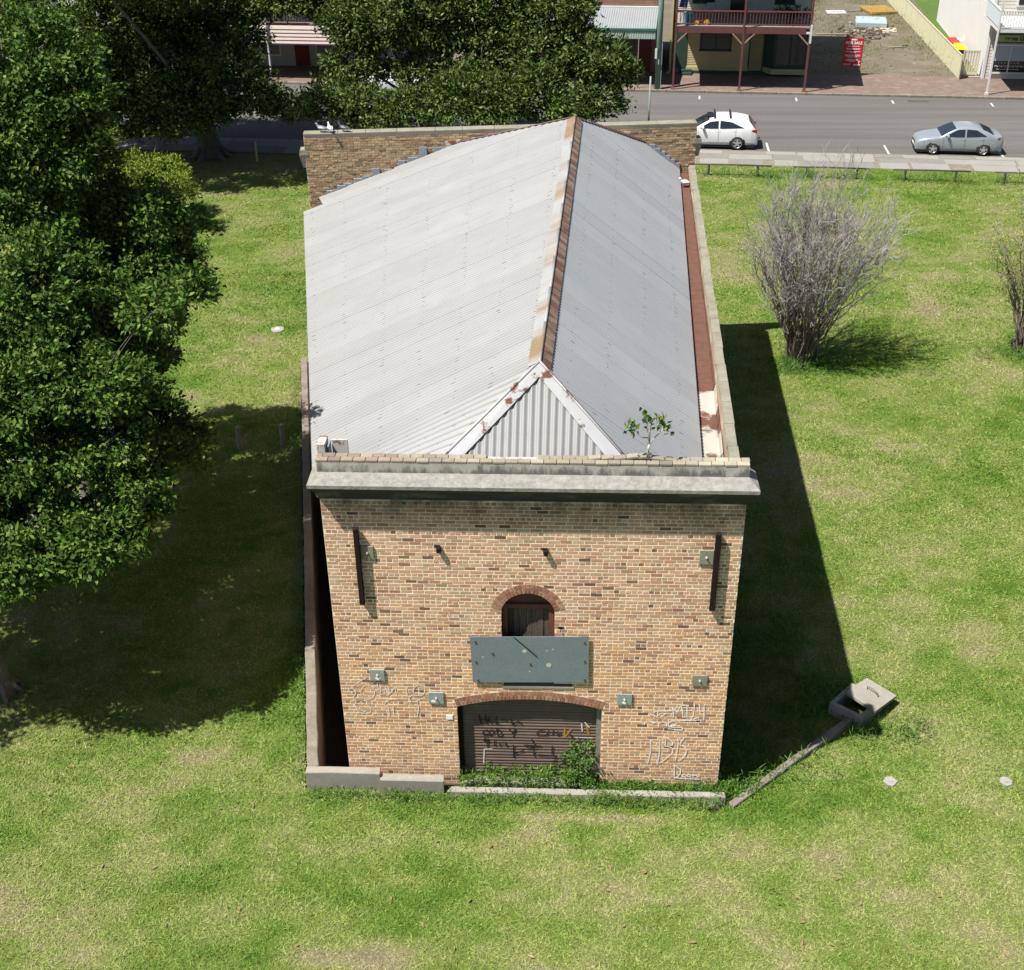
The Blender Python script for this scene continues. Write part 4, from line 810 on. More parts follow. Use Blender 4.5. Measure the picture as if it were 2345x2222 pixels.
def tree(name, base, lobes, label, dens, n_each, spread, ln, wd, cols, leafmat, bark, trunk_r, fork_z, group=None, droop=0, limbs=True, dark=1.0):
    t = thing(name, base, label, 'tree', group); bx, by = base[0], base[1]
    cs, ds = crown_clusters(lobes, dens); V, F, col = leaves(cs, ds, n_each, spread, ln, wd, cols, droop=droop)
    link('crown', me_from('crown', V, F, MATS[leafmat], False, col*dark, 'lc'), t)
    fk = np.array([bx+rnd.uniform(-.3, .3), by+rnd.uniform(-.3, .3), fork_z]); mb = MB(); R = trunk_r
    P = [np.array([bx, by, -.2]), np.array([bx, by, .4]), np.array([bx, by, 0])*.4+fk*.6*np.array([1, 1, 1]), fk]; P[2] = np.array([bx*.5+fk[0]*.5, by*.5+fk[1]*.5, fork_z*.6])
    mb.tube(P, [R*1.7, R*1.15, R*.95, R*.9], 10)
    for k in range(7):
        a = k*2*math.pi/7+rnd.uniform(-.2, .2); mb.tube([(bx+math.cos(a)*R*.7, by+math.sin(a)*R*.7, .55), (bx+math.cos(a)*R*1.5, by+math.sin(a)*R*1.5, .12), (bx+math.cos(a)*R*2.6, by+math.sin(a)*R*2.6, -.1)], [R*.35, R*.3, R*.12], 6)
    mb.build('trunk', MATS[bark], t, True)
    if limbs:
        A = []
        for (x, y, z, r) in lobes:
            if z > 8 and y > 40: continue
            e = np.array([x, y, z]); f0, r0_ = fk, min(.12, R*.36)
            if r <= .5:
                f0 = min((np.array(l_[:3]) for l_ in lobes if l_[3] > .5), key=lambda c_: np.linalg.norm(c_-e)); r0_ = .008
            m_ = f0*.5+e*.5+np.array([rnd.uniform(-.4, .4), rnd.uniform(-.4, .4), .25*np.linalg.norm(e-f0)*.4]); s_ = np.linspace(0, 1, 9)[:, None]
            Pp = (1-s_)**2*f0+2*s_*(1-s_)*m_+s_**2*e; A.append(tube_arr(Pp, np.linspace(r0_, min(.03, r0_), 9), 6))
            for j in range(5 if r > .5 else 0):
                u = RNG.normal(0, 1, 3); u /= np.linalg.norm(u); u[2] = abs(u[2])*.6; A.append(tube_arr([e-u*.1, e+u*r*.5+RNG.normal(0, .08, 3), e+u*r*.95], [.035, .022, .008], 4))
        V, F = merge(A); link('branches', me_from('branches', V, F, MATS[bark], True), t)
    return t
GREENS = [(.046, .096, .012), (.064, .120, .017), (.036, .077, .010), (.092, .148, .027), (.028, .062, .008), (.120, .170, .038)]
FIGS = [(.028, .054, .009), (.040, .072, .012), (.022, .042, .007), (.066, .105, .019), (.095, .135, .027), (.030, .048, .010), (.12, .155, .040)]
BRIGHT = [(.11, .17, .018), (.14, .19, .025), (.09, .145, .016), (.15, .185, .03)]
LT = [(-8.6, 10.5, 13.2, 1.45), (-7.7, 10, 12.3, 1.2), (-8.8, 9.5, 11.9, 1.45), (-7.9, 9, 11.2, 1.0), (-7.1, 9.5, 11.3, .6), (-6.8, 10.5, 9.7, .95), (-6.15, 10, 9.5, .95), (-5.65, 11.5, 8.7, .6), (-5.35, 9.5, 8.3, .8), (-6.35, 9, 8.2, .9), (-7.1, 10, 8.5, .85), (-8.4, 8.5, 10.3, 1.1), (-6.15, 9.5, 7.0, .75), (-6.25, 9.8, 5.7, .55), (-6.85, 9, 6.8, .8), (-9.1, 9.5, 10.9, 1.2), (-6.15, 10.5, 8.5, .9), (-9.8, 13.8, 8, 1.3), (-8.4, 14.4, 7, 1.1), (-11, 13.5, 9, 1.5), (-11.5, 10, 10, 1.6), (-8.3, 11.8, 8.0, 1.1), (-8.9, 8.8, 7.0, 1.2), (-8.2, 9.0, 6.2, 1.0), (-7.2, 8.2, 5.6, .8)]
LF = [(-7.4, 6.5, 9.4, 1.15), (-6.6, 6.5, 8.5, .95), (-7.8, 5.5, 8.9, 1.1), (-6.9, 5, 8.0, 1.05), (-5.7, 4, 7.6, .9), (-7.1, 3.5, 7.7, 1.05), (-5.3, 5, 7.0, .75), (-5.25, 5.8, 5.8, .75), (-4.65, 6.2, 5.2, .5), (-6.6, 3.2, 6.6, .9), (-7.4, 2.8, 6.6, 1.05), (-5.35, 1.7, 5.1, .8), (-5.9, 2.4, 5.4, .85), (-4.75, 2.8, 5.3, .6), (-6.9, 2.0, 5.5, .85), (-7.1, 1.0, 5.0, .8), (-6.5, 1.6, 5.1, .75), (-4.75, 4.2, 5.8, .6), (-5.05, 3.2, 6.0, .65), (-5.3, 3.6, 6.7, .75), (-4.05, 4.4, 5.5, .4), (-9.5, 1.8, 6, 1.3), (-10.5, 2.6, 7, 1.5), (-10, 5, 7.5, 1.5), (-8.3, 1.0, 5.2, .9), (-9.0, 4.0, 6.5, 1.3), (-8.4, 7.2, 6.6, 1.1), (-6.6, 7.4, 6.2, .9), (-12, 1.0, 6.5, 1.4), (-9.9, 6.5, 7.2, 1.4), (-9.2, 6.6, 6.2, 1.1), (-10.8, 8, 8, 1.4), (-11.6, 4.6, 7, 1.5), (-12.2, 6.5, 7.5, 1.5), (-12.8, 3, 6.5, 1.5), (-8.0, 7.4, 5.6, .9), (-3.15, 3.2, 10.3, .45), (-4.15, 4.2, 9.5, .5)]
tree('leafy_tree', (-9.0, 2.64, 0), LF, 'big dark green leafy tree, the nearer of two at the left edge', 92, 60, .14, .15, .082, GREENS, 'leaf_soft', 'bark', .22, 3.0, 'leafy trees at the left', droop=.15)
tree('leafy_tree', (-9.6, 11.0, 0), LT, 'big dark green leafy tree behind the nearer one at the left edge', 88, 60, .14, .15, .082, GREENS, 'leaf_soft', 'bark', .26, 3.6, 'leafy trees at the left', droop=.15)
tree('bright_tree', (-15.6, 37.0, 0), [(-19.1, 41, 2.4, .9), (-15.0, 37, 1.9, 1.1), (-13.4, 35, 1.9, .9), (-15.5, 36, 1.4, .8), (-14.3, 37, 2.0, .8), (-17.2, 39, 1.6, .9)], 'low bushy yellow green tree in front of the dark fig', 90, 44, .16, .18, .07, BRIGHT, 'leaf_soft', 'bark', .08, .6, droop=.2)
FA = [(-19.5, 48, 6.4, 2.6), (-17.5, 47, 4.7, 2.5), (-17.2, 50, 6.8, 2.7), (-14.7, 50, 6.0, 2.5), (-13.9, 47, 4.6, 2.0), (-19.1, 46, 3.6, 2.0), (-16.4, 45, 3.4, 1.7), (-14.5, 46, 3.2, 1.6), (-11.8, 46, 3.5, 1.1), (-10.5, 46, 2.9, 1.0), (-13.9, 52, 7.2, 2.3), (-10.5, 50, 7.6, 1.4), (-22.2, 48, 4.2, 2.3), (-23.3, 50, 6.3, 2.4), (-21, 45, 4.5, 1.8), (-26, 49, 6, 2.5), (-16, 47, 8.8, 2.4), (-20, 49, 9, 2.6), (-16.0, 43.5, 2.7, 1.1), (-18.2, 44, 2.7, 1.2), (-14.2, 44, 2.9, .9), (-20.2, 45, 3.3, 1.2), (-19, 39.5, 12.3, 2.0), (-16, 40.5, 12.2, 2.0), (-17.5, 43.2, 12, 2.2), (-13.8, 41.5, 12.0, 1.9), (-21.5, 42, 12.4, 2.2)]
FB = [(-7.8, 45, 3.5, 1.5), (-6.0, 44, 3.2, 1.4), (-6.8, 48, 4.5, 1.6), (-6.0, 49, 6.4, 2.3), (-3.6, 48, 7.1, 2.5), (-1.4, 48, 6.8, 2.3), (.7, 48, 6.6, 2.3), (2.9, 48, 6.6, 2.1), (-3.8, 43, 3.5, 1.3), (-1.1, 43, 4.0, 1.8), (-2.8, 47, 4.4, 1.5), (1.0, 43, 3.7, 1.6), (3.3, 43, 4.1, 1.6), (1.1, 46, 4.9, 1.6), (4.8, 46, 5.7, 1.7), (6.3, 45, 5.4, 1.35), (7.2, 45, 4.9, .8), (6.1, 44, 3.7, 1.2), (4.4, 43, 3.3, 1.0), (-7.9, 51, 7.4, 2.2), (4.3, 47, 7.8, 1.6), (3.3, 45, 5.1, 1.5), (-3, 49, 9.2, 2.4), (1, 49, 9, 2.4)]
tree('fig_tree', (-15.1, 46.9, 0), FA, 'huge dark fig tree with buttressed trunk left of the warehouse back wall', 30, 48, .24, .26, .115, FIGS, 'leaf_glossy', 'fig_bark', .55, 2.6, 'fig trees by the road')
tree('fig_tree', (-3.2, 47.5, 0), FB, 'huge dark fig tree rising right behind the warehouse back wall', 30, 48, .24, .26, .115, FIGS, 'leaf_glossy', 'fig_bark', .55, 2.4, 'fig trees by the road')
# bare many-stemmed shrub
def bare_shrub(name, base, nst, height, rad_top, rbase, label, skew=(0, 0), twigs=13, leafy=None, thick=1.0):
    t = thing(name, base, label, 'shrub'); A, S, tips = [], [], []; bx, by, _ = base
    for i in range(nst):
        a = rnd.uniform(0, 2*math.pi); rb = rbase*math.sqrt(rnd.random()); ra = math.sqrt(rnd.random()); h = height*(1-.32*ra*ra)*rnd.uniform(.78, 1.05)
        e = np.array([bx+skew[0]+math.cos(a)*ra*rad_top, by+skew[1]+math.sin(a)*ra*rad_top*.9, h]); b = np.array([bx+math.cos(a)*rb, by+math.sin(a)*rb, -.05]); mid = np.array([bx+math.cos(a)*ra*rad_top*.33, by+math.sin(a)*ra*rad_top*.33, h*.5])
        s_ = np.linspace(0, 1, 12)[:, None]; P = (1-s_)**2*b+2*s_*(1-s_)*mid+s_**2*e; P[1:] += RNG.normal(0, .06, (11, 3))
        r0 = rnd.uniform(.028, .05)*thick; A.append(tube_arr(P, np.linspace(r0, .007, 12), 5))
        for j in range(twigs):
            k = rnd.choice((4, 5, 6, 7, 7, 8, 8, 9, 9, 10, 10, 11, 11)); p0 = P[k]; d = (P[min(11, k+1)]-P[k-1]); d /= np.linalg.norm(d)+1e-9; d = d*.8+RNG.normal(0, .38, 3); d[2] = abs(d[2])+.3; d /= np.linalg.norm(d); l = rnd.uniform(.5, 1.3)*(height/6.5)
            Q = p0+np.linspace(0, 1, 6)[:, None]*d*l+np.concatenate([np.zeros((1, 3)), np.cumsum(RNG.normal(0, .05, (5, 3)), axis=0)]); S.append(tube_arr(Q, np.linspace(.012, .006, 6), 3)); tips.append(Q[-1])
            for m_ in range(3):
                q0 = Q[rnd.randint(2, 5)]; d2 = d*.6+RNG.normal(0, .5, 3); d2[2] += .25; d2 /= np.linalg.norm(d2); S.append(tube_arr(q0+np.linspace(0, 1, 4)[:, None]*d2*rnd.uniform(.2, .55)+RNG.normal(0, .018, (4, 3)), [.008, .007, .006, .004], 3)); tips.append(q0+d2*.3)
    V, F = merge(A); link('stems', me_from('stems', V, F, MATS['twig_dark'], True), t); V, F = merge(S); link('twigs', me_from('twigs', V, F, MATS['twig_pale'], True), t)
    if leafy:
        tp = np.array(rnd.sample(tips, int(len(tips)*leafy[0]))); V, F, col = leaves(tp, np.tile([0, 0, .3], (len(tp), 1)), leafy[1], .12, .07, .035, leafy[2]); link('leaves', me_from('leaves', V, F, MATS['leaf_soft'], False, col, 'lc'), t)
    return t
mat('twig_dark', (.22, .175, .15), (.15, .115, .095), 3, .9, (.29, .25, .225)); mat('twig_pale', (.33, .315, .31), (.25, .23, .22), 2, .9, (.40, .395, .40))
bare_shrub('bare_shrub', (13.25, 21.5, 0), 85, 6.7, 2.6, .42, 'large leafless shrub of grey twigs on the right lawn', (.4, 0), 14)
bare_shrub('sparse_shrub', (21.7, 22.6, 0), 34, 5.6, 1.7, .38, 'sparse shrub with yellowish leaves at the right edge', (-.2, 0), 9, (.8, 9, [(.26, .27, .04), (.32, .30, .06), (.22, .24, .05)]), 1.1)
# fig sapling growing out of the parapet
sp = thing('fig_sapling', (6.26, .16, 8.36), 'small fig sapling with pale stem growing out of the parapet top', 'sapling')
stem = [[(6.26, .16, 8.32), (6.25, .16, 8.55), (6.27, .16, 8.66)], [(6.27, .16, 8.66), (6.23, .15, 8.85), (6.21, .14, 9.08), (6.16, .14, 9.25)], [(6.27, .16, 8.66), (6.38, .17, 8.82), (6.48, .18, 8.92), (6.55, .18, 9.05)], [(6.23, .15, 8.80), (6.12, .12, 8.82), (6.02, .1, 8.95), (5.93, .1, 9.08)], [(6.27, .16, 8.68), (6.27, .2, 8.9), (6.3, .22, 9.1)], [(6.46, .18, 8.9), (6.47, .2, 9.02), (6.45, .2, 9.18)]]
mb = MB()
for k, P in enumerate(stem): mb.tube(P, np.linspace(.028 if k == 0 else .014, .02 if k == 0 else .006, len(P)), 6)
mb.build('stem', MATS['sapling_bark'], sp, True)
for k in range(80):
    P = stem[rnd.choice((1, 2, 3, 3, 4, 5, 1, 2))]; tp = np.array(P[-1])+RNG.normal(0, .055, 3)+np.array([0, 0, -.05])
    cs, fs, col = leaves(np.array([tp]), np.array([[rnd.uniform(-.6, .6), rnd.uniform(-.6, .2), .5]]), 1, .03, .16, .085, [(.045, .095, .020), (.065, .125, .028), (.035, .075, .016), (.13, .16, .04)], droop=-.1)
    link('leaf', me_from('leaf', cs, fs, MATS['leaf_glossy'], False, col, 'lc'), sp)
# climbing weed at the right door jamb and the weeds behind the edging
def herb(pts, n_each, spread, ln, wd, cols, name, parent=None):
    c = np.array(pts, float); d = np.tile([0, -.1, .6], (len(c), 1)); V, F, col = leaves(c, d, n_each, spread, ln, wd, cols); return link(name, me_from(name, V, F, MATS['weed_leaf'], False, col, 'lc'), parent)
WG = [(.075, .165, .016), (.095, .20, .022), (.055, .125, .012), (.12, .21, .03)]
vine = thing('climbing_weed', (5.15, .1, 0), 'leafy climbing weed at the right jamb of the roller door', 'plant')
pts = []
for k in range(95):
    h = rnd.random()**1.5*1.25; pts.append((5.22+rnd.uniform(-.5, .32)*(1-h*.45), .05+rnd.uniform(-.22, .25), h*.95+.05))
for k in range(26): pts.append((4.85+rnd.uniform(-.14, .14), .2+rnd.uniform(-.1, .1), rnd.uniform(.3, .85)+rnd.random()*.5))
herb(pts, 7, .055, .075, .05, WG[:3]+[(.07, .13, .03)], 'foliage', vine)
mb = MB()
for k in range(9):
    x = 5.2+rnd.uniform(-.3, .25); mb.tube([(x, .1, 0), (x+rnd.uniform(-.1, .1), .12, .5), (x+rnd.uniform(-.35, .2), .15, rnd.uniform(.8, 1.35))], [.008, .006, .003], 4)
mb.build('stem', MATS['twig'], vine)
pts = []
for k in range(420):
    x = rnd.uniform(2.5, 8.2); dn = 1.0 if x < 5.0 else .6; pts.append((x, rnd.uniform(-.2, .06) if x > 5.5 or x < 2.5 else rnd.uniform(-.2, .42), rnd.uniform(.0, .42 if x < 5.4 else .18)*dn))
for k in range(60): pts.append((rnd.uniform(8.0, 9.0), rnd.uniform(-.3, .3), rnd.uniform(-.1, .2)))
o = herb(pts, 16, .07, .13, .022, WG, 'weeds'); tag(o, 'bright green weeds growing between the door edging and the wall', 'weeds', kind='stuff')
pts = [(rnd.uniform(1.0, 8.3), rnd.uniform(-.62, -.42), rnd.uniform(.0, .10)) for k in range(260)]+[(rnd.uniform(5.4, 6.4), rnd.uniform(-.6, -.42), rnd.uniform(.03, .2)) for k in range(45)]+[(rnd.uniform(-.9, 1.5), rnd.uniform(-.6, -.38), rnd.uniform(.0, .10)) for k in range(90)]+[(-1.05-.2*y+rnd.uniform(-.25, .02), y, rnd.uniform(0, .18)) for y in np.linspace(-.2, 20, 260)]
o = herb(pts, 11, .07, .12, .018, [(.085, .165, .022), (.11, .20, .03), (.13, .19, .04)], 'edge_grass'); tag(o, 'longer green grass along the foot of the low walls', 'grass', kind='stuff')
# tall grass in the shade beside the warehouse and round the shrubs
pts = [(8.35+.039*y+rnd.random()**1.7*2.3, y, rnd.uniform(.0, .16)) for y in RNG.uniform(.0, 6.5, 360)]+[(10.9+rnd.uniform(-.5, .4), 3.1+rnd.uniform(-.6, .9), rnd.uniform(0, .2)) for k in range(60)]+[(13.3+rnd.gauss(0, .75), 21.2+rnd.gauss(0, .45), rnd.uniform(0, .2)) for k in range(130)]+[(21.6+rnd.gauss(0, .7), 22.2+rnd.gauss(0, .4), rnd.uniform(0, .2)) for k in range(90)]+[(12.2+rnd.uniform(-.9, 1.0), 2.1+rnd.uniform(-.5, .1), rnd.uniform(0, .1)) for k in range(40)]
for s0 in (1.7, 6.7, 11.7, 16.7): pts += [(*st((s0+rnd.uniform(-.2, 4), -17.15+rnd.gauss(0, .18), 0))[:2], rnd.uniform(0, .12)) for k in range(70)]
pts = [(q_[0], q_[1], q_[2]+float(ground_z(q_[0], q_[1]))) for q_ in pts]
o = herb(pts, 14, .13, .26, .02, [(.075, .155, .018), (.10, .20, .026), (.06, .13, .015)], 'tall_grass'); tag(o, 'tall uncut grass beside the shaded wall, shrubs and rails', 'grass', kind='stuff')
# ------------------------------------------------------------------ mown lawn blades
def lawn_blades():
    xs, ys = [], []
    for (x0, x1, y0, y1, dens) in ((-9, 18, -9, 4, 1300), (-11, 20, 4, 16, 640), (-14, 23, 16, 30, 320), (-24, 29, 30, 45.5, 130)):
        n = int((x1-x0)*(y1-y0)*dens); xs.append(RNG.uniform(x0, x1, n)); ys.append(RNG.uniform(y0, y1, n))
    x, y = np.concatenate(xs), np.concatenate(ys)
    lim = ST_O[1]+ST_T[1]*-15.6-(x-ST_O[0])*math.tan(rad(4.7))
    k = ~inpoly(x, y, HOLE) & (y < lim) & ~inpoly(x, y, O4) & (np.abs(x-4.734)/(y+19.869+6) < .52); x, y = x[k], y[k]; n = len(x)
    near = np.clip((45-y)/50, .15, 1); sv = lawn_value(x, y); h = RNG.uniform(.02, .055, n)*(1.25-near*.35)*np.clip(.5+sv*1.2, .35, 1.4); wd = RNG.uniform(.007, .017, n)*(2.0-near)
    a = RNG.uniform(0, 2*np.pi, n); lean = RNG.normal(0, .065, (n, 2))
    V = np.zeros((n, 3, 3)); V[:, 0] = np.stack([x-np.cos(a)*wd, y-np.sin(a)*wd, np.zeros(n)-.003], 1); V[:, 1] = np.stack([x+np.cos(a)*wd, y+np.sin(a)*wd, np.zeros(n)-.003], 1); V[:, 2] = np.stack([x+lean[:, 0], y+lean[:, 1], h], 1); V[:, :, 2] += ground_z(x, y)[:, None]
    F = np.arange(n*3).reshape(n, 3); c = lawn_rgb(sv+RNG.normal(0, .07, n))*RNG.uniform(.8, 1.3, (n, 1)); col = np.repeat(c, 3, axis=0)
    o = link('lawn_grass', me_from('lawn_grass', V.reshape(-1, 3), F, MATS['grass_blades'], False, col, 'lc')); return tag(o, 'short mown patchy grass of the lawn', 'grass', kind='stuff')
lawn_blades()
# fallen leaves
V = []; F = []; n = 0
for (cx, cy, rx, ry, cnt) in ((-9, 36, 5, 6, 230), (-6, 6, 4, 6, 160), (-14, 44, 6, 3, 200), (12.4, 33.5, 1.3, 1.2, 40), (-4, 24, 4, 4, 60), (6, -4, 9, 3, 50)):
    for k in range(cnt):
        x, y = rnd.gauss(cx, rx*.5), rnd.gauss(cy, ry*.5)
        if inpoly(np.array([x]), np.array([y]), HOLE)[0]: continue
        a = rnd.uniform(0, 6.28); l = rnd.uniform(.05, .09); ca, sa = math.cos(a)*l, math.sin(a)*l; z = rnd.uniform(.03, .05)
        V += [(x-ca, y-sa, z), (x+sa*.4, y-ca*.4, z+.02), (x+ca, y+sa, z), (x-sa*.4, y+ca*.4, z+.015)]; F.append((n, n+1, n+2, n+3)); n += 4
o = link('fallen_leaves', me_from('fallen_leaves', V, F, mat('dead_leaf', (.26, .22, .10), (.18, .12, .055), 2, .8, (.30, .27, .15)))); tag(o, 'dry yellow leaves scattered on the grass', 'leaves', kind='stuff')
# ------------------------------------------------------------------ birds
def bird(loc, rz, label, body, wing, tailc, s=1.0, group='birds on the roof'):
    t = thing('pigeon', loc, label, 'bird', group, rz); t.scale = (s, s, s)
    P = [(-.15, 0, .10), (-.11, 0, .115), (-.05, 0, .125), (.02, 0, .13), (.075, 0, .15), (.105, 0, .19), (.118, 0, .225), (.135, 0, .245), (.158, 0, .243), (.172, 0, .236)]
    R = [.010, .035, .062, .068, .052, .032, .027, .030, .020, .004]
    mb = MB(); mb.tube(P, R, 10); mb.xform(lambda p: (p[0], p[1]*.92, p[2])); toworld_local('body', mb, body, t, True)
    mb = MB(); mb.hexa([(-.12, -.03, .098), (-.12, .03, .098), (-.25, .04, .075), (-.25, -.04, .075)], [(-.12, -.03, .112), (-.12, .03, .112), (-.25, .04, .085), (-.25, -.04, .085)]); toworld_local('tail', mb, tailc, t)
    for sy in (-1, 1):
        mb = MB(); mb.tube([(.06, sy*.05, .14), (.0, sy*.065, .14), (-.08, sy*.058, .128), (-.18, sy*.03, .105)], [.012, .030, .026, .005], 8); mb.xform(lambda p: (p[0], p[1]*.98, p[2])); toworld_local('wing', mb, wing, t, True)
        mb = MB(); mb.tube([(.01, sy*.025, .07), (.012, sy*.025, .0)], .006, 5); mb.tube([(-.012, sy*.025, .004), (.035, sy*.025, .004)], .005, 4); toworld_local('leg', mb, mat('bird_leg', (.35, .12, .09), (.3, .1, .08), 20, .7), t)
    mb = MB(); mb.tube([(.165, 0, .240), (.185, 0, .232)], [.008, .002], 6); toworld_local('beak', mb, mat('beak', (.12, .10, .09), (.1, .08, .07), 20, .6), t)
mat('pigeon_grey', (.20, .22, .26), (.15, .165, .20), 20, .6); mat('pigeon_pale', (.45, .47, .50), (.38, .40, .43), 20, .6); mat('pigeon_dark', (.05, .052, .06), (.07, .07, .08), 20, .5); mat('bird_white', (.72, .71, .68), (.62, .61, .58), 16, .7)
def wtop(x, dz=8.512): p = wb((x-BL[0])/ux, .14, dz); return p
bird(wtop(-3.62), rad(170), 'grey pigeon at the left of three on the back wall', MATS['pigeon_grey'], MATS['pigeon_pale'], MATS['pigeon_dark'], 1.15); bird(wtop(-3.33), rad(115), 'pale pigeon in the middle of three on the back wall', MATS['pigeon_pale'], MATS['pigeon_pale'], MATS['pigeon_grey'], 1.15); bird(wtop(-2.88), rad(165), 'dark pigeon at the right of three on the back wall', MATS['pigeon_dark'], MATS['pigeon_grey'], MATS['pigeon_dark'], 1.1)
bird((8.55, 20.75, 6.83), rad(200), 'white bird sitting in the rusty gutter', MATS['bird_white'], MATS['bird_white'], MATS['bird_white'], 1.25)
# ------------------------------------------------------------------ cars
def lerp_tab(tab, x):
    xs, ys = zip(*tab); return float(np.interp(x, xs, ys))
def smooth_tab(tab, x, k=.06): return (lerp_tab(tab, x-k)+2*lerp_tab(tab, x)+lerp_tab(tab, x+k))/4
def car(name, loc, rz, label, spec, paint):
    """front of the car towards -x, right-hand side (towards the camera) at -y"""
    Ln, HW, zt, hw, belt, roofw = spec['L'], spec['W']/2, spec['top'], spec['hw'], spec['belt'], spec['tumble']
    t = thing(name, loc, label, 'car', 'cars parked at the kerb', rz); zb = spec['zb']
    glass = mat('car_glass', (.012, .016, .02), (.018, .022, .028), 3, .06, spec=.6); black = mat('car_black', (.012, .012, .013), (.02, .02, .02), 9, .6); tyre = mat('tyre', (.014, .014, .014), (.022, .022, .022), 20, .85); alloy = mat('alloy', (.55, .55, .56), (.46, .46, .47), 12, .3, metallic=.7)
    top = lambda x: smooth_tab(zt, x)
    def half(x, z):
        w0 = lerp_tab(hw, x)*HW; b = lerp_tab(belt, x)
        if z <= b: f = (z-zb)/(b-zb+1e-6); return w0*(.93+.07*math.sin(min(1, f*1.25)*math.pi/2)-.02*max(0, f-.6)/.4)
        return w0*.98*(1-roofw*(z-b)/.5)
    xs = np.linspace(0, Ln, 70); rows = []
    for x in xs:
        zc = top(x); ze = zc-.05; r = [(x, 0, zb)]
        for f in (0, .12, .3, .5, .7, .85, 1): z = zb+(ze-zb)*f; r.append((x, -half(x, z), z))
        we = half(x, ze)
        for g, dz in ((.93, .028), (.75, .042), (.45, .05), (0, .054)): r.append((x, -we*g, ze+dz))
        rows.append(r+[(p[0], -p[1], p[2]) for p in r[-2:0:-1]])
    n = len(rows[0]); V = [p for r in rows for p in r]; F = []
    for i in range(len(xs)-1):
        for j in range(n): F.append((i*n+j, i*n+(j+1) % n, (i+1)*n+(j+1) % n, (i+1)*n+j))
    F.append(tuple(range(n-1, -1, -1))); F.append(tuple((len(xs)-1)*n+j for j in range(n)))
    me = me_from('body', V, F, paint, True); bm = bmesh.new(); bm.from_mesh(me); bmesh.ops.recalc_face_normals(bm, faces=bm.faces[:]); bm.to_mesh(me); bm.free(); link('body', me, t, loc=(0, 0, 0))
    # side windows
    for sy in (-1, 1):
        for (xa, xb, fa, fb) in spec['windows']:
            V, F = [], []; k = 10
            for i in range(k+1):
                x = xa+(xb-xa)*i/k; z0 = lerp_tab(belt, x)+.03; z1 = max(z0+.005, min(top(x)-.10, lerp_tab(spec['wtop'], x)))
                for m_ in range(4):
                    z = z0+(z1-z0)*m_/3; V.append((x, sy*(half(x, z)+.007), z))
            for i in range(k):
                for m_ in range(3): q = (i*4+m_, i*4+4+m_, i*4+5+m_, i*4+1+m_); F.append(q if sy < 0 else q[::-1])
            link('side_window', me_from('side_window', V, F, glass, True), t, loc=(0, 0, 0))
    for nm, (xa, xb, wf_) in spec['screens'].items():
        V, F = [], []; k = 8
        for i in range(k+1):
            x = xa+(xb-xa)*i/k; we = half(x, top(x)-.05)*wf_
            for g in (-1, -.75, -.45, 0, .45, .75, 1): V.append((x, we*g, top(x)+.008-.006*abs(g)*2))
        for i in range(k):
            for m_ in range(6): F.append((i*7+m_, (i+1)*7+m_, (i+1)*7+m_+1, i*7+m_+1))
        link(nm, me_from(nm, V, F, glass, True), t, loc=(0, 0, 0))
    # wheels
    R = spec['R']
    for x in spec['axles']:
        for sy in (-1, 1):
            y = sy*(HW-.10); yo = sy*(half(x, .45)+.006)
            V = [(x+math.cos(a)*(R+.06), yo, R+math.sin(a)*(R+.06)) for a in np.linspace(-.35, math.pi+.35, 22)]; V.append((x, yo, .12)); link('wheel_arch', me_from('wheel_arch', V, [tuple(range(len(V)-1, -1, -1)) if sy > 0 else tuple(range(len(V)))], black), t, loc=(0, 0, 0))
            wheel = bpy.data.objects.new('wheel', None); C.objects.link(wheel); wheel.parent = t; wheel.location = (x, y, R); wheel.empty_display_size = .1
            prof = [(R*.62, -.11), (R*.93, -.115), (R, -.085), (R, .085), (R*.93, .115), (R*.62, .11)]; nn = 26; V = []; F = []
            for a in range(nn):
                for (r_, yy) in prof: V.append((r_*math.cos(2*math.pi*a/nn), yy, r_*math.sin(2*math.pi*a/nn)))
            for a in range(nn):
                for b in range(5): F.append((a*6+b, a*6+b+1, ((a+1) % nn)*6+b+1, ((a+1) % nn)*6+b))
            link('tyre', me_from('tyre', V, F, tyre, True), wheel, loc=(0, 0, 0))
            mb = MB(); V = [(R*.60*math.cos(2*math.pi*a/nn), sy*.06, R*.60*math.sin(2*math.pi*a/nn)) for a in range(nn)]; mb.add(V, [tuple(range(nn))]); toworld_local('hub_back', mb, black, wheel)
            mb = MB()
            for a in range(5):
                th = 2*math.pi*a/5+.3; c_, s_ = math.cos(th), math.sin(th); w0, w1 = .055, .035; pts = [(.02, -w0), (R*.62, -w1), (R*.62, w1), (.02, w0)]; Q = [(p[0]*c_-p[1]*s_, p[0]*s_+p[1]*c_) for p in pts]
                mb.hexa([(p[0], sy*.085, p[1]) for p in Q], [(p[0], sy*.115, p[1]) for p in Q])
            mb.tube([(0, sy*.09, 0), (0, sy*.12, 0)], .07, 10); k = len(mb.v); ring = [(R*.60, .1), (R*.66, .118), (R*.68, .1)]
            for a in range(nn):
                for r_, yy in ring: mb.v.append((r_*math.cos(2*math.pi*a/nn), sy*yy, r_*math.sin(2*math.pi*a/nn)))
            for a in range(nn):
                for b in range(2): mb.f.append((k+a*3+b, k+a*3+b+1, k+((a+1) % nn)*3+b+1, k+((a+1) % nn)*3+b))
            toworld_local('rim', mb, alloy, wheel)
    red = mat('tail_red', (.30, .02, .02), (.22, .015, .015), 9, .2); clear = mat('headlamp', (.5, .52, .54), (.32, .34, .36), 14, .12)
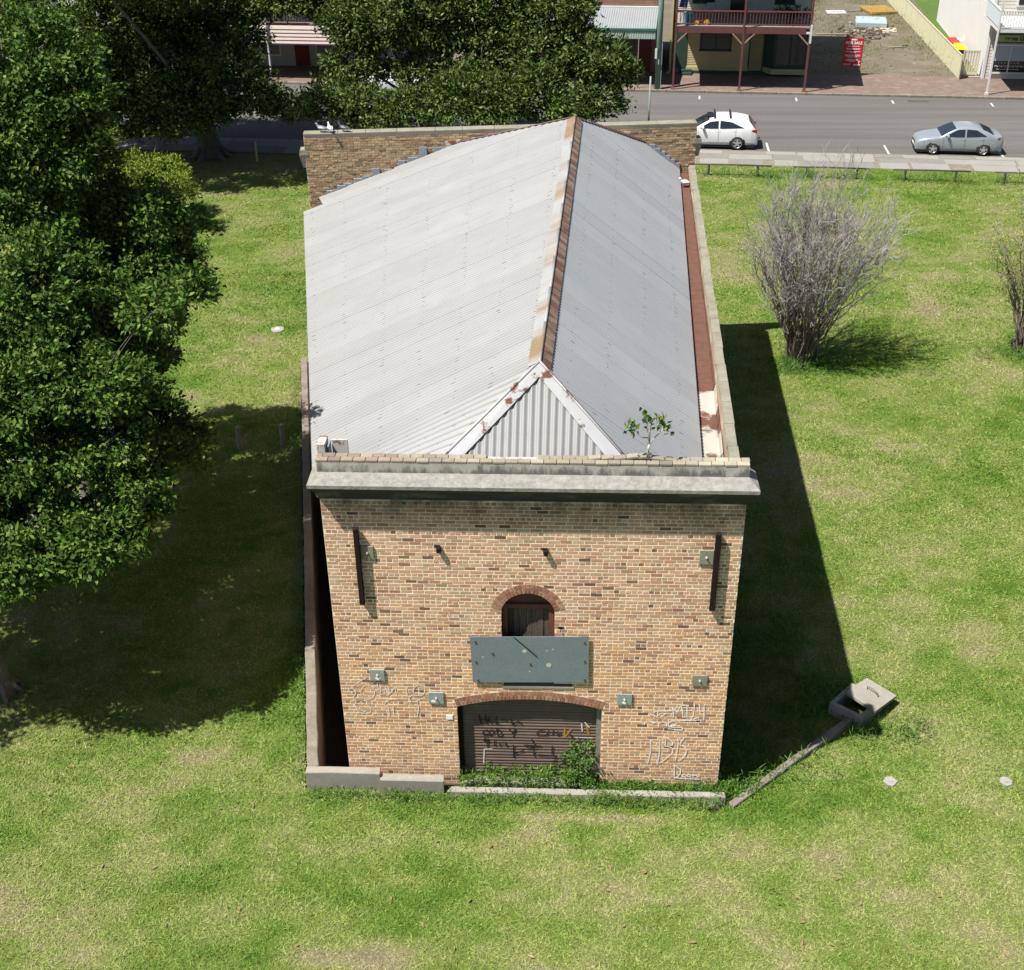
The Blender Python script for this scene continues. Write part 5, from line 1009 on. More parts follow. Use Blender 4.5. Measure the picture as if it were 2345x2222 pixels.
    for sy in (-1, 1):
        hx, hz = spec['head']; mb = MB(); V = []
        for (dx, dz) in ((0, -.07), (.42, -.0), (.40, .07), (.02, .05)): V.append((hx+dx, sy*(half(hx+dx, hz+dz)+.006), hz+dz))
        mb.add(V, [(0, 1, 2, 3)]); toworld_local('headlight', mb, clear, t)
        tx, tz = spec['tail']; mb = MB(); V = []
        for (dx, dz) in ((-.30, .02), (0, -.10), (.0, .10), (-.24, .10)): V.append((tx+dx, sy*(half(tx+dx, tz+dz)+.007), tz+dz))
        mb.add(V, [(0, 1, 2, 3)]); toworld_local('tail_light', mb, red, t)
        mx, mz = spec['mirror']; mb = MB(); y0 = half(mx, mz); mb.bbox(mx-.07, sy*(y0+.02) if sy > 0 else sy*(y0+.21), mz-.05, mx+.07, sy*(y0+.21) if sy > 0 else sy*(y0+.02), mz+.08, .03); toworld_local('mirror', mb, paint, t)
        for dx in spec['handles']:
            mb = MB(); yy = sy*(half(dx, lerp_tab(belt, dx)-.12)+.012); mb.bbox(dx-.1, min(yy, yy-sy*.02), lerp_tab(belt, dx)-.14, dx+.1, max(yy, yy-sy*.02), lerp_tab(belt, dx)-.11, .006); toworld_local('door_handle', mb, paint, t)
        for dx in spec['seams']:
            mb = MB(); zz = np.linspace(zb+.12, lerp_tab(belt, dx), 6)
            for a, b in zip(zz[:-1], zz[1:]): mb.quad(*[(dx+e, sy*(half(dx, q)+.004), q) for e, q in ((-.006, a), (.006, a), (.006, b), (-.006, b))])
            toworld_local('door_seam', mb, black, t)
    mb = MB(); mb.bbox(-.012, -.45, .50, .05, .45, .62, .01); toworld_local('grille', mb, black, t); mb = MB(); mb.bbox(-.01, -.6, .24, .06, .6, .36, .01); toworld_local('lower_grille', mb, black, t)
    mb = MB(); mb.bbox(-.03, -.22, .40, .0, .22, .50, .004); toworld_local('number_plate', mb, mat('plate_white', (.7, .7, .66), (.62, .62, .58), 9, .5), t)
    mb = MB(); mb.box(.1, -HW*.9, .13, Ln-.15, HW*.9, zb+.02); toworld_local('underbody', mb, black, t)
    return t
def car_paint(name, c, metallic=.0, rough=.25):
    m, nt, b = newmat(name); P = pos(nt); L(nt, ramp(nt, noise(nt, P, 2, 4), [(.3, tuple(k*.95 for k in c)), (.7, c)]), b.inputs['Base Color']); b.inputs['Roughness'].default_value = rough; b.inputs['Metallic'].default_value = metallic; b.inputs['Coat Weight'].default_value = .6; b.inputs['Coat Roughness'].default_value = .08; return m
SED = dict(L=4.57, W=1.76, zb=.22, R=.315, axles=(.93, 3.565), head=(.14, .68), tail=(4.52, .88), mirror=(1.62, 1.02), handles=(2.5, 3.45), seams=(1.42, 2.55, 3.5), tumble=.24,
    top=[(0, .60), (.05, .70), (.2, .80), (.6, .90), (1.15, .98), (1.25, 1.0), (1.75, 1.29), (2.05, 1.42), (2.45, 1.48), (2.9, 1.48), (3.3, 1.42), (3.6, 1.31), (4.0, 1.13), (4.15, 1.10), (4.45, 1.08), (4.54, .98), (4.57, .72)],
    hw=[(0, .70), (.1, .82), (.35, .93), (.9, 1), (3.7, 1), (4.2, .95), (4.5, .86), (4.57, .78)], belt=[(0, .66), (.6, .84), (1.3, .93), (3.6, 1.0), (4.57, 1.0)],
    windows=[(1.52, 2.50, 0, 0), (2.58, 3.62, 0, 0)], wtop=[(1.45, .98), (2.1, 1.34), (2.6, 1.37), (3.1, 1.34), (3.62, 1.06)], screens=dict(windscreen=(1.28, 2.02, .96), rear_window=(3.42, 4.02, .90)))
SUV = dict(L=4.77, W=1.88, zb=.27, R=.37, axles=(.93, 3.67), head=(.16, .86), tail=(4.70, 1.02), mirror=(1.75, 1.20), handles=(2.62, 3.5), seams=(1.5, 2.62, 3.55), tumble=.20,
    top=[(0, .72), (.06, .88), (.25, .98), (.7, 1.06), (1.2, 1.12), (1.3, 1.15), (1.8, 1.45), (2.1, 1.6), (2.5, 1.68), (3.0, 1.70), (3.6, 1.66), (4.1, 1.58), (4.28, 1.53), (4.5, 1.26), (4.68, 1.05), (4.75, .9), (4.77, .6)],
    hw=[(0, .72), (.1, .84), (.4, .94), (.9, 1), (3.9, 1), (4.4, .94), (4.7, .86), (4.77, .8)], belt=[(0, .8), (.7, 1.0), (1.4, 1.10), (3.7, 1.17), (4.77, 1.15)],
    windows=[(1.62, 2.60, 0, 0), (2.68, 3.98, 0, 0)], wtop=[(1.55, 1.16), (2.15, 1.5), (2.7, 1.56), (3.3, 1.5), (3.98, 1.22)], screens=dict(windscreen=(1.33, 2.08, .95), rear_window=(4.24, 4.62, .88)))
q = st((13.52, -11.3, -.1)); car('sedan', q, ST_A, 'silver grey four door sedan parked at the right beside the footpath', SED, car_paint('paint_silver', (.30, .335, .36), .35, .28))
q = st((.30, -11.35, -.1)); suv = car('suv', q, ST_A, 'white suv with roof bars parked behind the warehouse corner', SUV, car_paint('paint_white', (.68, .69, .695), 0, .25))
for x in (2.35, 3.2):
    mb = MB(); mb.bbox(x-.045, -.74, 1.73, x+.045, .74, 1.80, .015); mb.box(x-.03, -.70, 1.64, x+.03, -.66, 1.74); mb.box(x-.03, .66, 1.64, x+.03, .70, 1.74); toworld_local('roof_bar', mb, MATS['car_black'], suv)
mb = MB(); mb.bbox(1.95, -.42, 1.66, 2.30, .42, 1.712, .01); toworld_local('sunroof', mb, MATS['car_glass'], suv)
mb = MB(); mb.tube([(4.7, 0, .42), (4.92, 0, .42)], .03, 6); mb.tube([(4.9, 0, .42), (4.9, 0, .52)], .03, 6); toworld_local('tow_bar', mb, MATS['car_black'], suv)
q = st((-15.2, -1.15, -.1)); car('sedan', q, ST_A+math.pi, 'white car half hidden by fig leaves at the far kerb', SED, MATS['paint_white'])
bpy.context.view_layer.update()
# ------------------------------------------------------------------ street buildings: helper in the street frame, local to a thing at (s0, t0)
class Site:
    def __init__(s, name, s0, t0, label, cat='building'): s.t = sthing(name, s0, t0, 0, label, cat); s.o = (s0, t0)
    def part(s, name, m, fn, parent=None, smooth=False):
        mb = MB(); fn(mb); mb.xform(lambda p: (p[0]-s.o[0], p[1]-s.o[1], p[2])); return link(name, me_from(name, mb.v, mb.f, m, smooth), parent or s.t, loc=(0, 0, 0))
def boards(mb, s0, s1, t, z0, z1, dz=.15):
    z = z0
    while z < z1-.01:
        ze = min(z+dz, z1); mb.hexa([(s0, t-.022, z), (s1, t-.022, z), (s1, t+.02, z), (s0, t+.02, z)], [(s0, t-.004, ze), (s1, t-.004, ze), (s1, t+.02, ze), (s0, t+.02, ze)]); z = ze
def side_boards(mb, s, t0, t1, z0, z1, dz=.15, sg=-1):
    z = z0
    while z < z1-.01:
        ze = min(z+dz, z1); a, b, c = s+sg*.022, s+sg*.004, s-sg*.02; lo, hi = min, max
        mb.hexa([(a, t0, z), (c, t0, z), (c, t1, z), (a, t1, z)] if sg < 0 else [(c, t0, z), (a, t0, z), (a, t1, z), (c, t1, z)], [(b, t0, ze), (c, t0, ze), (c, t1, ze), (b, t1, ze)] if sg < 0 else [(c, t0, ze), (b, t0, ze), (b, t1, ze), (c, t1, ze)]); z = ze
cream = mat('paint_cream', (.42, .36, .20), (.37, .315, .17), 1.5, .8); burg = mat('burgundy', (.125, .050, .050), (.095, .037, .037), 3, .6); dgreen = mat('dark_green', (.025, .055, .04), (.018, .04, .03), 3, .6); glassd = mat('window_dark', (.012, .014, .016), (.02, .022, .024), 1, .15, spec=.5); whitep = mat('paint_white_trim', (.55, .55, .535), (.49, .49, .475), 3, .7); grey_boards = mat('boards_pale', (.45, .44, .40), (.40, .39, .35), 1.5, .8)
# two-storey house with burgundy verandah
HS = Site('verandah_house', .9, 4.9, 'two storey cream weatherboard house with burgundy verandah posts and balcony')
def f(mb): boards(mb, .95, 5.05, 4.88, .42, 3.6)
wall = HS.part('wall', cream, f)
HS.part('wall', grey_boards, lambda mb: boards(mb, .1, 8.75, 4.90, 3.95, 7.2)); HS.part('wall', cream, lambda mb: (side_boards(mb, -.05, 4.9, 14, 0, 7.2), side_boards(mb, 8.8, 4.9, 14, 0, 7.2, sg=1)))
HS.part('house_core', mat('core', (.3, .27, .2), (.25, .22, .16), 2, .9), lambda mb: mb.box(0, 4.95, 0, 8.75, 14, 7.2)); HS.part('roof', MATS['roof_grey'], lambda mb: mb.hexa([(-.3, .0, 7.0), (9.1, .0, 7.0), (9.1, 14.3, 7.25), (-.3, 14.3, 7.25)], [(-.3, .0, 7.05), (9.1, .0, 7.05), (9.1, 14.3, 8.9), (-.3, 14.3, 8.9)]))
HS.part('plinth', dgreen, lambda mb: mb.box(.9, 4.6, 0, 8.75, 4.95, .20)); HS.part('skirting', cream, lambda mb: (mb.box(.95, 4.80, .2, 5.05, 4.9, .40), mb.box(.95, 4.83, .40, 5.05, 4.9, .44)))
wn = HS.part('window', dgreen, lambda mb: (mb.box(1.80, 4.80, 1.50, 3.85, 4.86, 2.85), mb.box(1.75, 4.72, 1.45, 3.90, 4.86, 1.52)))
for a in (1.9, 2.87): HS.part('pane', glassd, lambda mb: mb.box(a, 4.785, 1.6, a+.88, 4.80, 2.75), wn)
HS.part('corner_panel', dgreen, lambda mb: mb.box(.08, 4.82, .3, .95, 4.90, 3.6))
dr = HS.part('door', mat('door_brown', (.11, .06, .03), (.08, .045, .025), 4, .7), lambda mb: mb.box(5.08, 5.00, .25, 5.95, 5.04, 2.75)); HS.part('door_frame', dgreen, lambda mb: (mb.box(5.0, 4.84, .2, 5.09, 5.05, 2.85), mb.box(5.94, 4.84, .2, 6.03, 5.05, 2.85), mb.box(5.0, 4.84, 2.76, 6.03, 5.05, 2.9)), dr)
def grille(mb):
    for k in range(7): mb.box(5.12+k*.13, 4.90, .3, 5.14+k*.13, 4.92, 2.72)
    for z in (.35, 1.0, 1.6, 2.2, 2.7): mb.box(5.12, 4.895, z, 5.92, 4.915, z+.025)
HS.part('security_grille', mat('brass_grille', (.55, .42, .16), (.45, .34, .12), 6, .5), grille, dr)
bay = HS.part('bay_window', dgreen, lambda mb: (mb.hexa([(6.05, 4.9, .5), (6.6, 4.25, .5), (8.72, 4.25, .5), (8.72, 4.95, .5)], [(6.05, 4.9, 3.3), (6.6, 4.25, 3.3), (8.72, 4.25, 3.3), (8.72, 4.95, 3.3)])))
for a, b in ((6.78, 7.6), (7.72, 8.58)): HS.part('pane', glassd, lambda mb: mb.box(a, 4.235, .75, b, 4.25, 2.9), bay)
HS.part('bay_skirting', cream, lambda mb: mb.hexa([(6.0, 4.85, .16), (6.55, 4.16, .16), (8.76, 4.16, .16), (8.76, 4.9, .16)], [(6.0, 4.85, .5), (6.55, 4.16, .5), (8.76, 4.16, .5), (8.76, 4.9, .5)]), bay)
for k in range(2): HS.part('door_step', dgreen, lambda mb: mb.box(.55, 4.35-k*.3, 0, 1.35, 4.65-k*.3+.001, .3-.14*k))
HS.part('balcony_floor', MATS['timber_grey'], lambda mb: mb.box(.15, .35, 3.80, 8.6, 4.85, 3.86)); HS.part('balcony_beam', burg, lambda mb: mb.box(.28, .26, 3.52, 8.18, .36, 3.90))
for a in (.19, 4.38, 8.45):
    pst = HS.part('verandah_post', burg, lambda mb: (mb.box(a-.06, .22, .2, a+.06, .34, 7.0), mb.hexa([(a-.14, .12, 0), (a+.14, .12, 0), (a+.14, .44, 0), (a-.14, .44, 0)], [(a-.08, .2, .22), (a+.08, .2, .22), (a+.08, .36, .22), (a-.08, .36, .22)])))
    for sg in ((1,) if a < 1 else (-1,) if a > 8 else (-1, 1)): HS.part('brace', mat('brace_pink', (.32, .19, .15), (.26, .15, .12), 4, .8), lambda mb: mb.hexa([(a+sg*.06, .25, 2.85), (a+sg*.06, .33, 2.85), (a+sg*.06, .33, 2.95), (a+sg*.06, .25, 2.95)], [(a+sg*.72, .25, 3.5), (a+sg*.72, .33, 3.5), (a+sg*.64, .33, 3.52), (a+sg*.64, .25, 3.52)]), pst)
rl = HS.part('balcony_rail', burg, lambda mb: (mb.box(.25, .26, 4.78, 8.4, .34, 4.86), mb.box(.25, .27, 4.02, 8.4, .33, 4.08)))
for k in range(41):
    a = .42+k*.195
    if abs(a-4.38) > .1: HS.part('baluster', burg, lambda mb: mb.box(a-.022, .285, 4.08, a+.022, .32, 4.78), rl)
HS.part('white_pipe', whitep, lambda mb: (mb.box(8.2, .2, 3.55, 8.55, .3, 3.66), mb.box(8.42, .16, 3.0, 8.54, .22, 4.1)))
for a, b in ((1.2, 2.5), (6.5, 7.6)):
    uw = HS.part('window', dgreen, lambda mb: mb.box(a-.08, 4.84, 4.4, b+.08, 4.88, 6.4)); HS.part('pane', glassd, lambda mb: mb.box(a, 4.825, 4.5, b, 4.84, 6.3), uw)
ud = HS.part('balcony_door', glassd, lambda mb: mb.box(3.6, 4.80, 3.86, 4.6, 4.86, 6.3))
HS.part('downpipe', cream, lambda mb: (mb.box(-.18, 4.7, .1, -.06, 4.82, 7), mb.box(-.3, 4.4, 0, -.1, 4.8, .1)))
# things on the balcony
def balcony_item(name, s, t, label, cat, fn):
    o = sthing(name, s, t, 3.86, label, cat)
    for nm, m, g in fn:
        mb = MB(); g(mb); link(nm, me_from(nm, mb.v, mb.f, m), o, loc=(0, 0, 0))
def chair_f(m): return [('seat', m, lambda mb: mb.box(-.25, -.25, .40, .25, .25, .44)), ('backrest', m, lambda mb: mb.box(-.25, .2, .44, .25, .24, .85))]+[('leg', m, (lambda a, b: lambda mb: mb.box(a-.02, b-.02, 0, a+.02, b+.02, .4))(a, b)) for a in (-.22, .22) for b in (-.22, .22)]
pch = mat('chair_grey', (.30, .34, .34), (.25, .28, .28), 5, .6)
balcony_item('balcony_chair', 2.3, 3.4, 'pale grey chair on the balcony nearest the tub', 'chair', chair_f(pch)); balcony_item('balcony_chair', 3.1, 3.4, 'pale grey chair on the balcony beside the dark door', 'chair', chair_f(pch))
balcony_item('blue_tub', .95, 1.0, 'blue plastic tub behind the balcony balusters at left', 'tub', [('tub', mat('tub_blue', (.02, .15, .22), (.02, .12, .18), 3, .5), lambda mb: mb.tube([(0, 0, 0), (0, 0, .75)], [.28, .33], 14)), ('rim', mat('tub_rim', (.03, .2, .28), (.02, .15, .2), 3, .5), lambda mb: mb.tube([(0, 0, .72), (0, 0, .77)], .35, 14))])
balcony_item('toy_trike', 1.75, .9, 'red and yellow toy trike behind the balcony balusters', 'toy', [('frame', mat('toy_red', (.35, .03, .02), (.28, .02, .02), 3, .5), lambda mb: (mb.tube([(-.3, 0, .2), (.3, 0, .35)], .035, 6), mb.tube([(.3, 0, .35), (.3, 0, .7)], .03, 6))), ('wheel', mat('toy_yellow', (.55, .33, .03), (.5, .3, .02), 3, .5), lambda mb: mb.tube([(-.3, -.05, .15), (-.3, .05, .15)], .15, 12)), ('wheel', MATS['toy_yellow'], lambda mb: mb.tube([(.32, -.05, .18), (.32, .05, .18)], .18, 12))])
balcony_item('folded_stand', .6, 1.2, 'blue and white folded clothes stand at the balcony corner', 'stand', [('cloth', mat('cloth_blue', (.03, .05, .22), (.02, .04, .16), 3, .7), lambda mb: mb.hexa([(-.3, 0, 1.0), (.2, 0, .95), (.2, .08, .95), (-.3, .08, 1.0)], [(-.2, 0, 1.5), (.25, 0, 1.45), (.25, .08, 1.45), (-.2, .08, 1.5)])), ('pole', whitep, lambda mb: (mb.tube([(-.2, 0, 0), (.15, .02, 1.6)], .02, 6), mb.tube([(.3, 0, 0), (-.05, .02, 1.6)], .02, 6)))])
pp = sthing('potted_plants', 7.3, 1.2, 3.86, 'dark potted plant mass at the right end of the balcony', 'plant'); q = RNG.normal(0, 1, (90, 3))*np.array([.5, .2, .2])+np.array([0, 0, .75]); V, F, col = leaves(q, np.tile([0, 0, .5], (90, 1)), 14, .08, .14, .06, [(.02, .03, .015), (.03, .05, .02), (.02, .02, .03)]); link('foliage', me_from('foliage', V, F, MATS['leaf_soft'], False, col, 'lc'), pp, loc=(0, 0, 0))
mb = MB()
for a in (-.5, 0, .5): mb.tube([(a, 0, 0), (a, 0, .35)], [.15, .2], 10)
link('pot', me_from('pot', mb.v, mb.f, burg), pp, loc=(0, 0, 0))
# brick shop with corrugated awning
SH = Site('brick_shop', -3.6, 5, 'red brick shop with a corrugated iron street awning behind the fig', 'shop')
SH.part('wall', MATS['brick_red'], lambda mb: mb.box(-9.5, 4.7, 0, -1.0, 12, 7.5)); SH.part('shop_window', glassd, lambda mb: mb.box(-7, 4.64, .8, -3.2, 4.69, 2.6)); SH.part('door', mat('door_red', (.12, .03, .025), (.09, .022, .02), 3, .6), lambda mb: mb.box(-2.3, 4.63, .05, -1.4, 4.69, 2.3)); SH.part('panel', mat('panel_olive', (.12, .115, .08), (.1, .09, .06), 3, .8), lambda mb: mb.box(-3.1, 4.63, .2, -2.5, 4.69, 2.6))
def corr(s0, s1, t0, t1, z0, z1, pitch, amp):
    def g(mb):
        n = int((s1-s0)/pitch*4); V = []; F = []
        for i in range(n+1):
            a = s0+(s1-s0)*i/n; o_ = amp*math.cos(2*math.pi*i/4); V += [(a, t0, z0+o_), (a, t1, z1+o_)]
            if i: F.append((2*i-2, 2*i, 2*i+1, 2*i-1))
        mb.add(V, F)
    return g
def corr_v(s0, s1, t, z0, z1, pitch, amp):
    def g(mb):
        n = int((s1-s0)/pitch*4); V = []; F = []
        for i in range(n+1):
            a = s0+(s1-s0)*i/n; o_ = amp*math.cos(2*math.pi*i/4); V += [(a, t+o_, z0), (a, t+o_, z1)]
            if i: F.append((2*i-2, 2*i, 2*i+1, 2*i-1))
        mb.add(V, F)
    return g
awn = SH.part('awning', mat('awning_iron', (.24, .265, .275), (.21, .232, .24), 1.2, .5), corr(-9.3, -1.05, .55, 4.68, 3.63, 4.18, .15, .03), smooth=True); SH.part('valance', mat('valance_green', (.30, .37, .31), (.26, .32, .27), 2, .7), corr_v(-9.3, -1.05, .5, 3.05, 3.58, .15, .015), awn, True); SH.part('gutter', mat('gutter_green', (.03, .16, .13), (.02, .12, .10), 3, .6), lambda mb: mb.box(-9.3, .44, 3.57, -1.03, .56, 3.68), awn); SH.part('capping', whitep, lambda mb: mb.box(-9.3, 4.55, 4.17, -1.05, 4.69, 4.24), awn)
for a in (-2.1, -5.4, -8.6): SH.part('awning_post', MATS['timber_grey'], lambda mb: mb.tube([(a, .45, 0), (a, .45, 3.1)], .035, 8))
nt_ = SH.part('notice', mat('notice', (.45, .22, .2), (.35, .2, .19), 14, .7), lambda mb: mb.box(-4.05, 4.60, 1.75, -3.6, 4.635, 2.3))
# long building with pink awning behind the gap in the fig
PB = Site('awning_building', -25, 5, 'building with pale slatted awning and balcony railing seen between the fig crowns')
PB.part('wall', mat('wall_grey', (.30, .29, .28), (.25, .24, .23), 2, .85), lambda mb: mb.box(-33, 4.6, 0, -19, 12, 6.8)); PB.part('door', mat('door_maroon', (.10, .012, .012), (.08, .01, .01), 2, .6), lambda mb: mb.box(-25.9, 4.54, .05, -24.9, 4.59, 2.3))
for a in (-28.4, -24.4, -22.6): w_ = PB.part('window', whitep, lambda mb: mb.box(a, 4.54, .7, a+1.5, 4.59, 2.2)); PB.part('pane', mat('pane_grey', (.12, .12, .12), (.09, .09, .09), 2, .3), lambda mb: mb.box(a+.08, 4.525, .78, a+1.42, 4.54, 2.12), w_)
aw = PB.part('awning', mat('awning_frame', (.35, .3, .28), (.3, .26, .24), 2, .8), lambda mb: mb.box(-30.5, .6, 2.30, -20.5, 4.6, 2.36))
for k in range(5): PB.part('awning_slat', mat('awning_pink', (.60, .50, .46), (.55, .45, .41), 1.5, .75), lambda mb: mb.hexa([(-30.5, .52, 2.40+k*.225), (-20.5, .52, 2.40+k*.225), (-20.5, .58, 2.40+k*.225), (-30.5, .58, 2.40+k*.225)], [(-30.5, .56, 2.61+k*.225), (-20.5, .56, 2.61+k*.225), (-20.5, .60, 2.61+k*.225), (-30.5, .60, 2.61+k*.225)]), aw)
bb = PB.part('balcony_rail', mat('rail_pink', (.42, .22, .19), (.35, .18, .15), 3, .7), lambda mb: (mb.box(-30.5, .9, 4.35, -20.5, .95, 4.41), mb.box(-30.5, .9, 3.62, -20.5, .95, 3.67)))
for k in range(52): PB.part('baluster', MATS['timber_grey'], lambda mb: mb.box(-30.4+k*.19, .91, 3.66, -30.38+k*.19, .94, 4.36), bb)
PB.part('upper_wall', mat('wall_maroon', (.12, .035, .03), (.09, .025, .025), 2, .8), lambda mb: mb.box(-30.4, 4.50, 3.4, -20.6, 4.59, 6.6)); PB.part('roof', MATS['roof_grey'], lambda mb: mb.box(-33.3, .5, 6.8, -18.7, 12.3, 6.95))
sp_ = sthing('white_pole', -26.4, .45, 0, 'thin white painted pole in front of the pale awning', 'pole'); mb = MB(); mb.tube([(0, 0, 0), (0, 0, 4.6)], .06, 8); link('shaft', me_from('shaft', mb.v, mb.f, whitep), sp_, loc=(0, 0, 0))
RB = Site('red_gabled_shop', -42, 5, 'shop with dull red fascia and white post at the top left corner', 'shop')
RB.part('wall', mat('wall_tan', (.33, .28, .22), (.28, .23, .18), 2, .85), lambda mb: mb.box(-52, 4.6, 0, -36.5, 12, 6.5)); RB.part('fascia', mat('fascia_red', (.30, .09, .085), (.25, .075, .07), 2, .75), lambda mb: mb.box(-52, .5, 4.0, -41.6, .6, 5.4)); RB.part('awning', MATS['roof_grey'], lambda mb: mb.hexa([(-52, .5, 3.9), (-36.5, .5, 3.9), (-36.5, 4.6, 4.1), (-52, 4.6, 4.1)], [(-52, .5, 3.98), (-36.5, .5, 3.98), (-36.5, 4.6, 4.2), (-52, 4.6, 4.2)])); RB.part('post', whitep, lambda mb: mb.box(-42.0, .42, 0, -41.7, .58, 5.6)); RB.part('shop_front', grey_boards, lambda mb: mb.box(-41.5, .55, 3.4, -37, .6, 3.9))
# power pole and sign post
po = sthing('power_pole', -.8, .3, 0, 'green painted power pole at the far kerb between shop and house', 'pole'); mb = MB(); mb.tube([(0, 0, -.3), (0, 0, 4.8), (0, 0, 9.5)], [.19, .175, .15], 14); link('shaft', me_from('shaft', mb.v, mb.f, mat('pole_green', (.15, .23, .18), (.12, .19, .15), 2.5, .85, (.19, .26, .22), sc3=(3, 3, .3)), True), po, loc=(0, 0, 0))
for nm, m, b in (('meter_box', whitep, (-.24, -.26, 1.95, -.10, -.14, 2.55)), ('conduit', mat('conduit', (.3, .33, .36), (.25, .28, .3), 5, .5), (.17, -.1, 0, .22, -.05, 2.9)), ('bracket', MATS['bolt'], (-.02, -.22, 1.6, .04, -.17, 1.9))):
    mb = MB(); mb.bbox(*b, .008); link(nm, me_from(nm, mb.v, mb.f, m), po, loc=(0, 0, 0))
sg = sthing('sign_post', -.9, -13.6, 0, 'grey steel street post rising behind the warehouse back wall', 'pole'); mb = MB(); mb.tube([(0, 0, 0), (0, 0, 4.1)], .05, 10); link('shaft', me_from('shaft', mb.v, mb.f, mat('post_grey', (.22, .26, .28), (.17, .2, .22), 5, .5), True), sg, loc=(0, 0, 0)); mb = MB(); mb.box(.03, -.02, 3.75, .14, .02, 4.0); mb.tube([(.05, 0, 3.9), (.18, 0, 3.5)], .012, 5); link('bracket', me_from('bracket', mb.v, mb.f, MATS['steel_dark']), sg, loc=(0, 0, 0))
# for sale board
def text_mesh(body, size, align='CENTER', ext=.004, bold=0):
    cu = bpy.data.curves.new('text', 'FONT'); cu.body = body; cu.size = size; cu.align_x = align; cu.extrude = ext; cu.offset = bold; ob = bpy.data.objects.new('text', cu); C.objects.link(ob)
    dg = bpy.context.evaluated_depsgraph_get(); me = bpy.data.meshes.new_from_object(ob.evaluated_get(dg)); bpy.data.objects.remove(ob); return me
def put_text(body, size, parent, loc, m, rot=(math.pi/2, 0, 0), align='CENTER', bold=0, name='lettering'):
    me = text_mesh(body, size, align, bold=bold); me.materials.clear(); me.materials.append(m); o = bpy.data.objects.new(name, me); C.objects.link(o); o.parent = parent; o.location = loc; o.rotation_euler = rot; return o
sale = sthing('for_sale_sign', 11.75, 4.9, 0, 'red for sale board on two posts in the vacant lot', 'sign'); redp = mat('sign_red', (.42, .025, .035), (.37, .02, .03), 2, .5); wp = mat('sign_white', (.8, .78, .76), (.74, .72, .7), 9, .6)
mb = MB(); mb.bbox(-.62, -.03, .60, .62, .0, 2.40, .005); link('board', me_from('board', mb.v, mb.f, redp), sale, loc=(0, 0, 0))
for a in (-.58, .52):
    mb = MB(); mb.box(a, 0, 0, a+.06, .06, 2.35); link('post', me_from('post', mb.v, mb.f, MATS['timber_grey']), sale, loc=(0, 0, 0))
put_text('FOR SALE', .245, sale, (0, -.036, 2.02), wp, bold=.006)
mb = MB()
for z, l in ((2.26, .18), (1.88, .40), (1.74, .46), (1.68, .43), (1.54, .48), (1.48, .2), (1.32, .5), (1.26, .47), (1.20, .3), (1.05, .34), (.99, .42), (.93, .2)):
    x = -l
    while x < l: wd = rnd.uniform(.04, .13); mb.box(x, -.038, z, min(l, x+wd), -.031, z+(.09 if z > 2.2 else .028)); x += wd+.02
mb.box(-.55, -.038, .76, -.05, -.031, .775); mb.box(-.55, -.038, .70, -.12, -.031, .712); mb.box(.12, -.038, .68, .55, -.031, .75); mb.box(.42, -.038, .80, .46, -.031, .93); mb.tube([(.46, -.034, .93), (.52, -.034, .93)], .02, 6); link('small_print', me_from('small_print', mb.v, mb.f, wp), sale, loc=(0, 0, 0))
# rubbish in the lot
def lot_item(name, s, t, rz, label, cat, parts):
    o = sthing(name, s, t, .02, label, cat); o.rotation_euler = (0, 0, ST_A+rz)
    for nm, m, g in parts:
        mb = MB(); g(mb); link(nm, me_from(nm, mb.v, mb.f, m), o, loc=(0, 0, 0))
bluem = mat('foam_blue', (.33, .41, .43), (.29, .37, .39), 2, .9, bmp=.3, fine=12)
lot_item('mattress', 14.9, 21.2, -.08, 'pale blue foam mattress lying in the vacant lot', 'mattress', [('block', bluem, lambda mb: mb.bbox(-1.15, -1.2, 0, 1.15, 1.2, .42, .05)), ('seam', whitep, lambda mb: mb.box(-1.155, -1.205, .19, 1.155, 1.205, .21))])
ylw = mat('foam_yellow', (.30, .195, .045), (.26, .165, .04), 2, .9, bmp=.3, fine=12)
lot_item('foam_slab', 16.1, 26.6, .25, 'mustard yellow foam slab lying behind the blue mattress', 'mattress', [('block', ylw, lambda mb: mb.bbox(-1.1, -1.3, 0, 1.1, 1.3, .22, .04)), ('torn_edge', mat('foam_dark', (.33, .20, .04), (.28, .17, .03), 2, .9), lambda mb: mb.bbox(-1.12, -1.32, 0, -.7, -1.0, .12, .03))])
lot_item('fallen_board', 12.7, 26.0, .1, 'white board with red lettering lying flat in the lot', 'board', [('panel', whitep, lambda mb: mb.bbox(-.75, -.6, 0, .75, .6, .05, .01)), ('red_stripe', mat('stripe_red', (.4, .05, .05), (.35, .04, .04), 3, .7), lambda mb: (mb.box(-.4, -.1, .048, .5, .0, .055), mb.box(-.3, .12, .048, .4, .2, .055)))])
lot_item('plywood_sheet', 15.8, 19.5, -.1, 'tan plywood sheet lying beside the rubble heap', 'board', [('sheet', mat('ply', (.46, .37, .24), (.40, .31, .2), 2, .85), lambda mb: mb.bbox(-.8, -.7, 0, .8, .7, .05, .01)), ('edge_strip', MATS['timber_grey'], lambda mb: mb.box(-.82, -.72, 0, -.7, .72, .07))])
